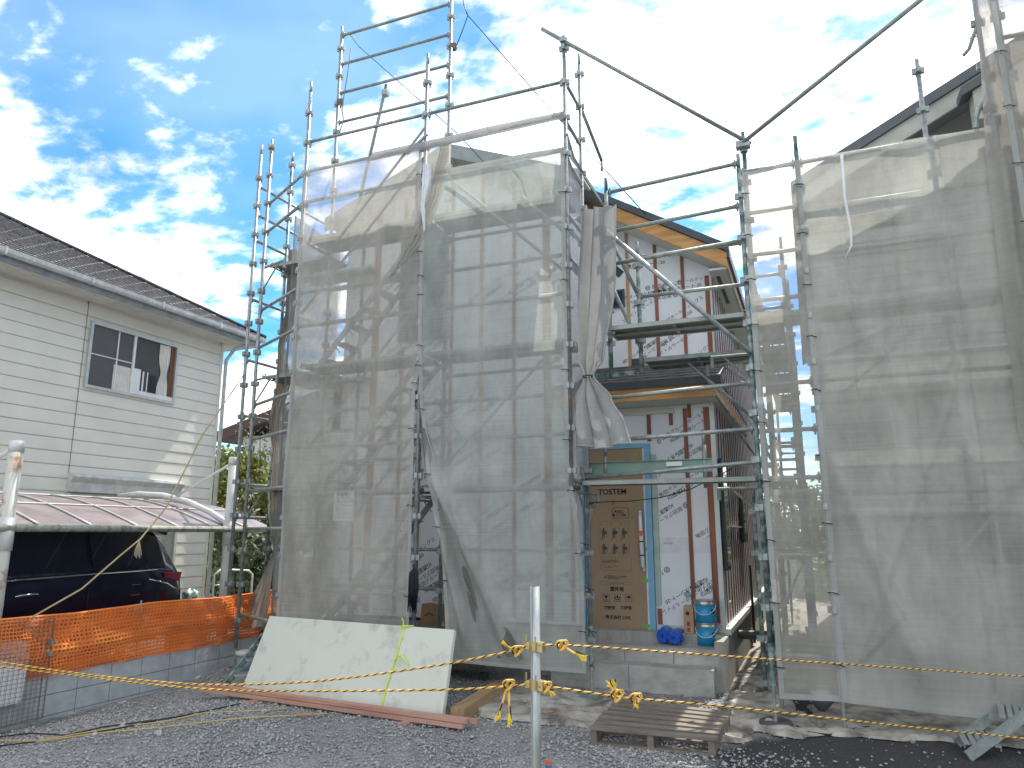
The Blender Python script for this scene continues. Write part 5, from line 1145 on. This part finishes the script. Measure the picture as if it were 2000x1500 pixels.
def knot(R, c, tails, sc=1.0):
    c = Vector(c); mb = MB()
    pts = [c+Vector((.022*cos(a_)*sc, .014*sin(2*a_)*sc, .020*sin(a_)*sc)) for a_ in np.linspace(0, 2*pi, 18)]
    mb.tube(pts, .0062, 6)
    pts = [c+Vector((.018*cos(a_)*sc+.012, .016*cos(a_*2)*sc-.008, .024*sin(a_+.6)*sc)) for a_ in np.linspace(0, 2*pi, 18)]
    mb.tube(pts, .0060, 6, 0); part('knot', mb, YEL, R, True)
    part('knot', MB().tube([c+Vector((.02*cos(a_+.4)*sc+.004, -.014, .017*sin(a_+.4)*sc)) for a_ in np.linspace(0, pi*1.2, 10)], .004, 5), BLK, R, True)
    for tl in tails:
        tl = Vector(tl); mb = MB(); 
        mb.tube([c, c.lerp(tl, .5)+Vector((0, 0, -.004)), c.lerp(tl, .72)], [.006, .006, .005], 6); part('tail', mb, YEL, R, True)
        d_ = (tl-c); mb = MB()
        for k in range(16):
            j_ = Vector((random.uniform(-1, 1), random.uniform(-1, 1), random.uniform(-1, 1)))*.015
            mb.tube([c.lerp(tl, .68), c.lerp(tl, .86)+j_*.6, tl+j_], .0018, 4)
        part('frayed_end', mb, YELB, R); part('frayed_end', MB().tube([c.lerp(tl, .6)+Vector((.004, 0, .008)), tl+Vector((.004, 0, .014))], .004, 5), BLK, R)
pL1, pR1 = Vector((t0.x-.045, t0.y-.02, z1c)), Vector((t0.x+.03, t0.y-.03, z1c+.012))
def RP(*pp_): return [atF(x, y, f) for x, y, f in pp_]
r1_ = rope('upper left striped rope, from the post clamp sagging past the leaning board', [pL1]+RP((960, 1280, 3.85), (800, 1308, 4.0), (600, 1332, 4.3), (400, 1337, 4.6), (230, 1324, 4.8), (100, 1308, 5.0), (-30, 1288, 5.1)))
r2_ = rope('upper right striped rope, from the post clamp across the porch steps', [pR1]+RP((1140, 1262, 3.9), (1300, 1273, 4.1), (1500, 1287, 4.4), (1750, 1304, 4.8), (2040, 1324, 5.2)))
pL2, pR2 = Vector((t0.x-.045, t0.y-.02, z2c)), Vector((t0.x+.03, t0.y-.03, z2c+.0))
r3_ = rope('lower left striped rope, from the post clamp across the board foot', [pL2]+RP((985, 1341, 3.85), (870, 1347, 3.95), (650, 1350, 4.2), (450, 1348, 4.5), (300, 1337, 4.7), (120, 1316, 5.0), (-30, 1298, 5.1)))
r4_ = rope('lower right striped rope, from the post clamp over the pallet', [pR2]+RP((1100, 1345, 3.85), (1200, 1360, 3.95), (1260, 1366, 4.0), (1400, 1378, 4.1), (1600, 1400, 4.3), (1800, 1422, 4.6), (2040, 1446, 4.9)))
knot(r1_, atF(1008, 1271, 3.8), [atF(984, 1257, 3.78)]); knot(r2_, atF(1096, 1260, 3.8), [atF(1142, 1286, 3.75)])
knot(r3_, atF(992, 1337, 3.8), [atF(971, 1404, 3.75), atF(997, 1414, 3.75)]); knot(r4_, atF(1064, 1341, 3.78), [atF(1080, 1355, 3.75)])
knot(r4_, atF(1203, 1358, 3.92), [atF(1190, 1334, 3.9), atF(1200, 1332, 3.9)], 1.2); knot(r4_, atF(1240, 1364, 3.97), [atF(1243, 1380, 3.93)], 1.1)
SK = thing('survey_stake', 'small wooden stake wrapped in blue and orange tape at the bottom border', 'stake', atF(1071, 1500, 5.0)); q = atF(1071, 1500, 5.4)
part('blue_tape', MB().cyl((q.x, q.y), .022, -.02, q.z+.02, 12), mat('tape_blue', (.02, .16, .45), .5), SK); part('orange_tape', MB().cyl((q.x, q.y), .0235, q.z+.021, q.z+.05, 12), mat('tape_orange', (.55, .13, .06), .6), SK)

# ------------------------------------------------------------------ guy ropes and cables
def cable(name, label, pts, r, m, cat='cable', sm=True): return solo(name, MB().tube(pts, r, 6), m, label, cat, None, sm)
cable('guy_cable', 'dark steel guy cable slanting down from the tall post to the right house roof edge', [(XM+.05, YI, 9.4), atY(912, 28, YI), atY(1085, 225, 8.2), atY(1262, 420, 9.4)], .007, DARKST)
cable('guy_cable', 'dark steel guy cable slanting down from the left tall post', [atY(680, 62, YI), atY(700, 90, YI), atY(898, 265, 8.1), atY(1002, 380, 8.6)], .006, DARKST)
cable('loose_rope', 'dark loop of rope hanging beside the tall right post', [atY(892, 88, YI-.03), atY(905, 55, YI-.03), atY(914, 30, YI-.03), atY(905, 8, YI-.03)], .007, DARKST)
cable('loose_rope', 'short rope tied on the tall left post', [atY(685, 95, YI-.03), atY(678, 150, YI-.03), atY(672, 185, YI-.03), atY(668, 215, YI-.03), atY(671, 235, YI-.03), atY(662, 262, YI-.03)], .008, mat('hemp', (.25, .22, .17), .8))
for (px, py, nm) in ((664, 201, 'left'), (885, 93, 'right')):
    c_ = atY(px, py, YI); solo('rope_coil', MB().tube([c_+Vector((.045*cos(a_), .045*sin(a_), .02*(a_/6-1))) for a_ in np.linspace(0, 6*pi, 40)], .010, 5), MC['hemp'], 'coil of hemp rope wound round the tall %s post' % nm, 'rope')
q0 = Vector((XA, YI, 3.9))
cable('yellow_rope', 'slack yellow beige rope from the left end posts down to the orange netting', [q0, atX(395, 850, -7.2), atX(325, 990, -7.15), atX(275, 1052, -7.12), atX(235, 1085, -7.1), atX(160, 1150, -7.1), atX(60, 1207, -7.1)], .009, mat('beige_rope', (.42, .33, .17), .8))
mb = MB(); q = atX(272, 1055, -7.11)
for k in range(7): mb.tube([q, q+Vector((.005*k-.02, .008*(k-3), -.1)), q+Vector((.004*k-.01, .012*(k-3), -.17-.015*(k % 3)))], .003, 4)
solo('frayed_rope_end', mb, mat('fray_beige', (.55, .48, .33), .9), 'frayed rope end hanging from the slack beige rope before the van', 'rope end')
for i, (m_, pts, lab) in enumerate(((YELB if False else mat('cord_yellow', (.50, .37, .13), .6), ((-10, 1447), (70, 1448), (160, 1432), (250, 1418), (330, 1408), (400, 1392), (500, 1388), (560, 1384)), 'long yellow power cord lying on the gravel at left'),
        (MC['cord_yellow'], ((70, 1449), (190, 1432), (300, 1422), (420, 1408), (480, 1402), (600, 1396), (640, 1394)), 'second thinner yellow power cord lying on the gravel'),
        (BLK, ((-10, 1440), (60, 1432), (130, 1436), (200, 1420), (330, 1403), (420, 1385), (470, 1374)), 'black power cord lying on the gravel behind the yellow ones'),
        (BLK, ((-10, 1458), (90, 1446), (200, 1428), (270, 1415), (340, 1400)), 'black power cord lying on the gravel before the yellow ones'),
        (BLK, ((1440, 1415), (1490, 1418), (1545, 1412), (1580, 1430), (1620, 1435), (1680, 1420), (1740, 1418)), 'black hose curving over the ground cloth by the round pad'))):
    solo('electric_cable', MB().tube([atZ(x, y, gz(*atZ(x, y).xy)+.018) for x, y in pts], .0065, 6), m_, lab, 'cable', None, True)
solo('cable_over_door', MB().tube([atY(1150, 985, 7.9), atY(1160, 981, 7.9), atY(1230, 979, 7.9), atY(1290, 972, 7.9), atY(1350, 955, 7.9), atY(1430, 915, 7.9)], .006, 6).tube([atY(1152, 978, 7.88), atY(1158, 992, 7.88), atY(1163, 990, 7.88), atY(1157, 980, 7.88)], .004, 5), TIE, 'thin dark cord sagging across the cardboard covered door', 'cord', None, True)
for k, (x, y) in enumerate(((1150, 1150), (1153, 1232), (1140, 1062))):
    q = atY(x, y, YI-.05); solo('cord_tie', MB().tube([q+Vector((-.07, 0, .03)), q, q+Vector((.07, -.02, -.01))], .004, 5).tube([q, q+Vector((.05, -.02, -.07))], .004, 5), TIE, ['middle', 'lowest', 'highest'][k]+' black cord tied round the post at the door', 'cord tie', 'black cords tied round the door post')
cable('power_line', 'thin power line high above the cream house roof', [(-60, 20, 30), atF(60, 345, 28), atF(240, 530, 28), (-8, 60, 8)], .012, mat('wire_grey', (.25, .35, .45), .6))

# ------------------------------------------------------------------ ground cloths, soil, debris
def cloth_patch(label, poly, seed, m=GEO):
    from mathutils import geometry
    P0 = [atZ(x, y) for x, y in poly]; P2 = []
    for i, p in enumerate(P0):
        q = P0[(i+1) % len(P0)]; m_ = max(2, int((q-p).length/.07)); nn_ = Vector((-(q-p).y, (q-p).x, 0)).normalized()
        for k in range(m_): P2.append(p.lerp(q, k/m_)+nn_*(.028*sin(len(P2)*.9+seed)+.016*sin(len(P2)*2.3+seed*2)))
    xs = [p.x for p in P2]; ys = [p.y for p in P2]
    def inside(x, y):
        c_ = False; j = len(P2)-1
        for i in range(len(P2)):
            if (P2[i].y > y) != (P2[j].y > y) and x < (P2[j].x-P2[i].x)*(y-P2[i].y)/(P2[j].y-P2[i].y)+P2[i].x: c_ = not c_
            j = i
        return c_
    st_ = .024; mb = MB(); idx = {}
    nx = int((max(xs)-min(xs))/st_)+1; ny = int((max(ys)-min(ys))/st_)+1
    def vid(i, j):
        if (i, j) not in idx:
            x = min(xs)+i*st_; y = min(ys)+j*st_
            jx = .012*sin(j*1.7+i*.6+seed); jy = .012*cos(i*1.3+j*.5+seed)
            h = .026+.012*sin(x*9+y*4+seed)+.012*abs(sin(x*5-y*11+seed*2))+.007*sin(x*23+y*17)+.006*sin(y*31-x*9)
            idx[(i, j)] = len(mb.v); mb.v.append((x+jx, y+jy, max(.006, h)))
        return idx[(i, j)]
    for i in range(nx):
        for j in range(ny):
            if inside(min(xs)+(i+.5)*st_, min(ys)+(j+.5)*st_):
                mb.f.append((vid(i, j), vid(i+1, j), vid(i+1, j+1), vid(i, j+1))); mb.m.append(0)
    from collections import Counter
    ec = Counter(frozenset((f[k], f[(k+1) % 4])) for f in mb.f for k in range(4))
    for vi in {v for e_, c_ in ec.items() if c_ == 1 for v in e_}:
        p = Vector(mb.v[vi]); best = None
        for i in range(len(P2)):
            a = P2[i].xy; b_ = P2[(i+1) % len(P2)].xy; ab = b_-a
            t_ = max(0, min(1, (p.xy-a).dot(ab)/max(ab.length_squared, 1e-9))); c_ = a+ab*t_; d_ = (c_-p.xy).length
            if best is None or d_ < best[0]: best = (d_, c_)
        if best[0] < .045: mb.v[vi] = (best[1].x, best[1].y, .008+gz(*best[1]))
    return solo('ground_cloth', mb, m, label, 'ground cloth', 'dirty cloths spread on the ground', True)
cloth_patch('dirty white cloth on the gravel between the timbers and the pallet', ((900, 1382), (1000, 1345), (1090, 1345), (1215, 1358), (1210, 1385), (1160, 1425), (1100, 1420), (1000, 1410), (940, 1402)), 1)
cloth_patch('dirty cloth between the pallet and the round rubber pad', ((1385, 1455), (1425, 1385), (1430, 1355), (1510, 1345), (1560, 1390), (1620, 1435), (1570, 1447), (1480, 1430), (1455, 1452)), 2)
cloth_patch('long stained cloth along the foot of the widest right sheet', ((1580, 1380), (1700, 1375), (2030, 1400), (2030, 1468), (1860, 1452), (1740, 1447), (1630, 1440), (1590, 1420)), 3)
cloth_patch('narrow dirty cloth strip lying in the alley beside the foundation', ((1450, 1340), (1490, 1290), (1500, 1240), (1530, 1180), (1560, 1170), (1560, 1300), (1540, 1360), (1460, 1368)), 4)
solo('concrete_kerb', MB().bar(atZ(1400, 1335, .05), atZ(1470, 1240, .05), .07, .1), CONCD, 'low concrete strip at the foot of the side foundation', 'kerb')
# debris: bucket drain, wheel, pipe stub, leaning metal steps
DR = thing('drain_cup', 'dark grey plastic drain cup standing at the foot of the narrow sheet', 'drain cup', atZ(1607, 1392)); q = atZ(1607, 1398)
part('cup', MB().tube([(q.x, q.y, .0), (q.x, q.y, .05), (q.x, q.y, .10), (q.x, q.y, .20)], [.02, .035, .085, .09], 20), GREYB, DR, True); part('rim', MB().tube([(q.x, q.y, .20), (q.x, q.y, .215)], .098, 20), GUTTER, DR)
q = atZ(1468, 1262); WH = thing('hand_cart', 'folded dark hand cart standing in the alley, one wheel visible', 'hand cart', q)
w = part('wheel', MB().tube([(q.x-.04, q.y, .12), (q.x+.02, q.y, .12)], .12, 18), TYRE, WH, True); link('hub', MB().tube([(q.x-.045, q.y-.12*0, .12), (q.x+.025, q.y, .12)], .05, 12).mesh('hub', GUTTER), w)
part('frame_bar', MB().tube([(q.x+.05, q.y, .05), (q.x+.05, q.y+.02, 1.2)], .02, 8), DARKST, WH)
q = atX(1445, 1228, -.95); solo('drain_pipe', MB().tube([(-1.02, 10.2, .42), (-.55, 10.25, .42)], .055, 14), GREYB, 'dark pipe stub sticking out of the side foundation', 'pipe')
solo('yellow_ring', MB().tube([Vector((XR+.04, 9.62, .83))+Vector((0, .05*cos(a_), .05*sin(a_))) for a_ in np.linspace(0, 2*pi, 14)], .01, 5), mat('ring_yellow', (.45, .45, .15), .6), 'small yellow ring of hose hung low on the side wall', 'hose ring')
SP = thing('metal_steps', 'galvanised scaffold steps leaning at the bottom right corner', 'steps', (1.3, 6.9, 0))
s0 = atZ(1890, 1478, .02); F_s = -s0.x*sin(YAW)+s0.y*cos(YAW); s1 = atF(2070, 1348, F_s); u0 = atF(1868, 1451, F_s+.28); u1 = atF(2070, 1294, F_s+.28)
MS = mat('steps_galvanised', (.36, .40, .39), .4, .5, .2, 20)
part('stringer', MB().bar(s0, s1, .03, .075), MS, SP); part('stringer', MB().bar(u0, u1, .03, .075), MS, SP)
for f in (.16, .55, .92):
    a = s0.lerp(s1, f); b_ = u0.lerp(u1, f); mb = MB()
    for k in range(5):
        o_ = Vector((-.10+.05*k, 0, 0)); mb.bar(a+o_, b_+o_, .034, .006)
    mb.bar(a+Vector((-.12, 0, -.012)), b_+Vector((-.12, 0, -.012)), .01, .035); mb.bar(a+Vector((.12, 0, -.012)), b_+Vector((.12, 0, -.012)), .01, .035)
    part('tread', mb, MS, SP)
LS = thing('metal_steps', 'metal steps lying on the dark heap left of the leaning board', 'steps', (-6.4, 7.3, 0))
s0 = atZ(440, 1338, .03); s1 = atF(515, 1240, 9.1); u0 = s0+Vector((.25, .25, 0)); u1 = s1+Vector((.25, .25, 0))
part('stringer', MB().bar(s0, s1, .03, .07), GALVD, LS); part('stringer', MB().bar(u0, u1, .03, .07), GALVD, LS)
for f in (.2, .5, .8): part('tread', MB().bar(s0.lerp(s1, f), u0.lerp(u1, f), .2, .015), MS, LS)
BK = thing('bucket_stack', 'pale grey buckets stacked behind the metal steps by the block wall', 'bucket', atZ(480, 1310)); q = atZ(480, 1312, .0)
part('bucket', MB().tube([(q.x, q.y, .0), (q.x, q.y, .2)], [.11, .13], 18), mat('bucket_grey', (.25, .29, .32), .5), BK, True); part('bucket', MB().tube([(q.x, q.y, .201), (q.x, q.y, .24), (q.x, q.y, .25)], [.14, .145, .12], 18), GUTTER, BK, True)
for (x, y, s_, lab) in ((1080, 1390, .05, 'flat brown wood scrap on the white ground cloth'), (595, 1395, .03, 'small red wood scrap on gravel near the cords')):
    q = atZ(x, y, .04); solo('wood_scrap', MB().bar(q+Vector((-2.2*s_, -.03, 0)), q+Vector((2.2*s_, .03, 0)), s_, .012), CARDL, lab, 'wood scrap')
solo('hanging_black_sheet', MB().poly([atY(933, 1315, 8.3), atY(948, 1316, 8.3), atY(948, 1345, 8.3), atY(933, 1345, 8.3)], (0, .1, 0)), DARKST, 'small black plate at the porch foot behind the foreground pipe', 'plate')

# ------------------------------------------------------------------ background: white house, trees, garden
BH = thing('white_house', 'white rendered house with brown roof edge far behind the left scaffold end', 'house', (-15, 18, 0))
part('wall', MB().box(-15.9, -9, 17.5, 24, 0, 4.55), WHWALL, BH)
part('roof', MB().poly([(-16.6, 17.1, 4.40), (-12.3, 17.1, 5.6), (-8, 17.1, 4.4), (-8, 17.1, 4.7), (-12.3, 17.1, 5.9), (-16.6, 17.1, 4.7)], (0, 7, 0)), BROOF, BH)
part('window', MB().box(-14.6, -13.6, 17.44, 17.49, 1.4, 2.6), GLASS, BH)
def tree(name, label, c, R, n_, leaf, m, trunk_h, cat='tree', group=None, bare=False):
    T = thing(name, label, cat, c, group); c = Vector(c); rg = np.random.RandomState(int(abs(c.x*31+c.y*17)) % 9999)
    tb = MB().tube([c, c+Vector((.05, 0, trunk_h*.5)), c+Vector((.0, .03, trunk_h+R[2]*.6))], [.09*R[0]+.03, .07*R[0]+.02, .02], 8)
    for k in range(14):
        a_ = rg.rand()*2*pi; z0__ = trunk_h*.5+rg.rand()*R[2]*.8; e_ = c+Vector((R[0]*.8*cos(a_), R[1]*.8*sin(a_), trunk_h+R[2]*rg.uniform(.2, 1.6)))
        s_ = c+Vector((0, 0, z0__)); tb.tube([s_, s_.lerp(e_, .5)+Vector((0, 0, .1)), e_], [.03, .018, .006], 5)
        if bare:
            for q_ in range(6):
                f_ = s_.lerp(e_, rg.uniform(.4, 1)); tb.tube([f_, f_+Vector((rg.uniform(-.5, .5), rg.uniform(-.5, .5), rg.uniform(.1, .6)))], [.01, .004], 4)
    part('trunk', tb, TRUNK, T, True)
    cl = rg.normal(size=(40, 3)); cl /= np.linalg.norm(cl, axis=1)[:, None]; cl *= rg.uniform(.45, 1, (40, 1)); sz = rg.uniform(.16, .34, 40)
    k_ = rg.randint(0, 40, n_); d_ = rg.normal(size=(n_, 3)); P_ = cl[k_]+d_*(sz[k_][:, None]*.55)
    P_ *= np.array(R)[None]; P_ += np.array([c.x, c.y, c.z+trunk_h+R[2]])[None]
    u_ = rg.normal(size=(n_, 3)); u_ /= np.linalg.norm(u_, axis=1)[:, None]; v_ = np.cross(u_, rg.normal(size=(n_, 3))); v_ /= np.linalg.norm(v_, axis=1)[:, None]
    s_ = leaf*rg.uniform(.6, 1.3, (n_, 1)); V4 = np.stack([P_-u_*s_, P_+v_*s_*.45, P_+u_*s_, P_-v_*s_*.45], 1).reshape(-1, 3)
    me = bpy.data.meshes.new('crown'); me.vertices.add(n_*4); me.vertices.foreach_set('co', V4.reshape(-1)); me.loops.add(n_*4); me.loops.foreach_set('vertex_index', np.arange(n_*4, dtype=np.int32))
    me.polygons.add(n_); me.polygons.foreach_set('loop_start', np.arange(n_, dtype=np.int32)*4); me.polygons.foreach_set('loop_total', np.full(n_, 4, np.int32)); me.update(calc_edges=True); me.materials.append(m)
    link('crown', me, T)
tree('garden_tree', 'yellow green tree behind the corner of the cream house', (-13.2, 14.5, 0), (1.1, 1.1, 1.3), 3500, .10, LEAF2, 1.2)
tree('garden_tree', 'bare twiggy tree rising over the yellow green one', (-14.2, 16.5, 0), (1.0, 1.0, 1.2), 500, .05, LEAF3, 3.0, bare=True)
tree('garden_shrub', 'tall grey green olive shrub behind the right carport post', (-10.9, 12.0, 0), (.8, .8, .95), 3800, .075, LEAF3, .4, 'shrub')
tree('garden_shrub', 'dark green shrub seen under the carport beam', (-11.2, 12.8, 0), (1.0, .9, .7), 2800, .08, LEAF, .1, 'shrub')
tree('garden_shrub', 'low green shrub behind the dark sheet at left end', (-9.6, 13.0, 0), (1.0, .8, 1.2), 3000, .08, LEAF3, .4, 'shrub')
tree('garden_tree', 'pale green tree at the far end of the alley', (-.1, 24, 0), (2.2, 1.6, 1.3), 4000, .13, LEAF3, .4)
tree('garden_shrub', 'green shrub low at the end of the alley', (1.2, 21, 0), (1.6, 1.0, .6), 2200, .11, LEAF2, .1, 'shrub')
solo('garden_wall', MB().box(-3.5, 4.5, 22.0, 22.15, 0, 1.0), mat('garden_wall_pale', (.40, .41, .38), .9), 'pale low garden wall closing the far end of the alley', 'wall')
RK = thing('garden_arch', 'white metal garden frame standing behind the orange netting', 'garden frame', (-9.3, 10.6, 0)); a = atX(415, 1165, -9.2); b_ = atX(490, 1165, -9.2); h_ = atX(430, 1112, -9.2).z
part('frame', MB().tube([(-9.2, a.y, 0), (-9.2, a.y, h_-.08), (-9.2, a.y+.15, h_), (-9.2, b_.y-.1, h_-.05), (-9.2, b_.y, h_-.12), (-9.2, b_.y, 0)], .018, 6).tube([(-9.2, a.y, .6), (-9.2, a.y+.3, .6)], .012, 5).tube([(-9.2, a.y, .85), (-9.2, a.y+.3, .85)], .012, 5).tube([(-9.2, a.y+.3, 0), (-9.2, a.y+.3, h_)], .014, 5), WHITEM, RK, True)
solo('far_fence', MB().box(-12.5, -8, 15.0, 15.05, 0, 1.1), mat('fence_grey', (.45, .47, .45), .8), 'pale fence far behind the garden shrubs', 'fence')
ac = thing('outdoor_unit', 'pale outdoor unit seen through the dark sheet at the left', 'outdoor unit', (-8.9, 10.8, 0)); part('casing', MB().box(-9.0, -8.4, 10.9, 11.3, .5, 1.25), GUTTER, ac); part('cover', MB().poly([(-9.05, 10.85, 1.255), (-8.35, 10.85, 1.255), (-8.45, 10.85, 1.36), (-8.95, 10.85, 1.36)], (0, .5, 0)), WHWALL, ac)
mb = MB().box(-1.0, .25, 9.3, 22, .004, .008); struct('alley_path', mb, mat('path_pale', (.33, .30, .26), .95, 0, .3, 5, .4, 20))
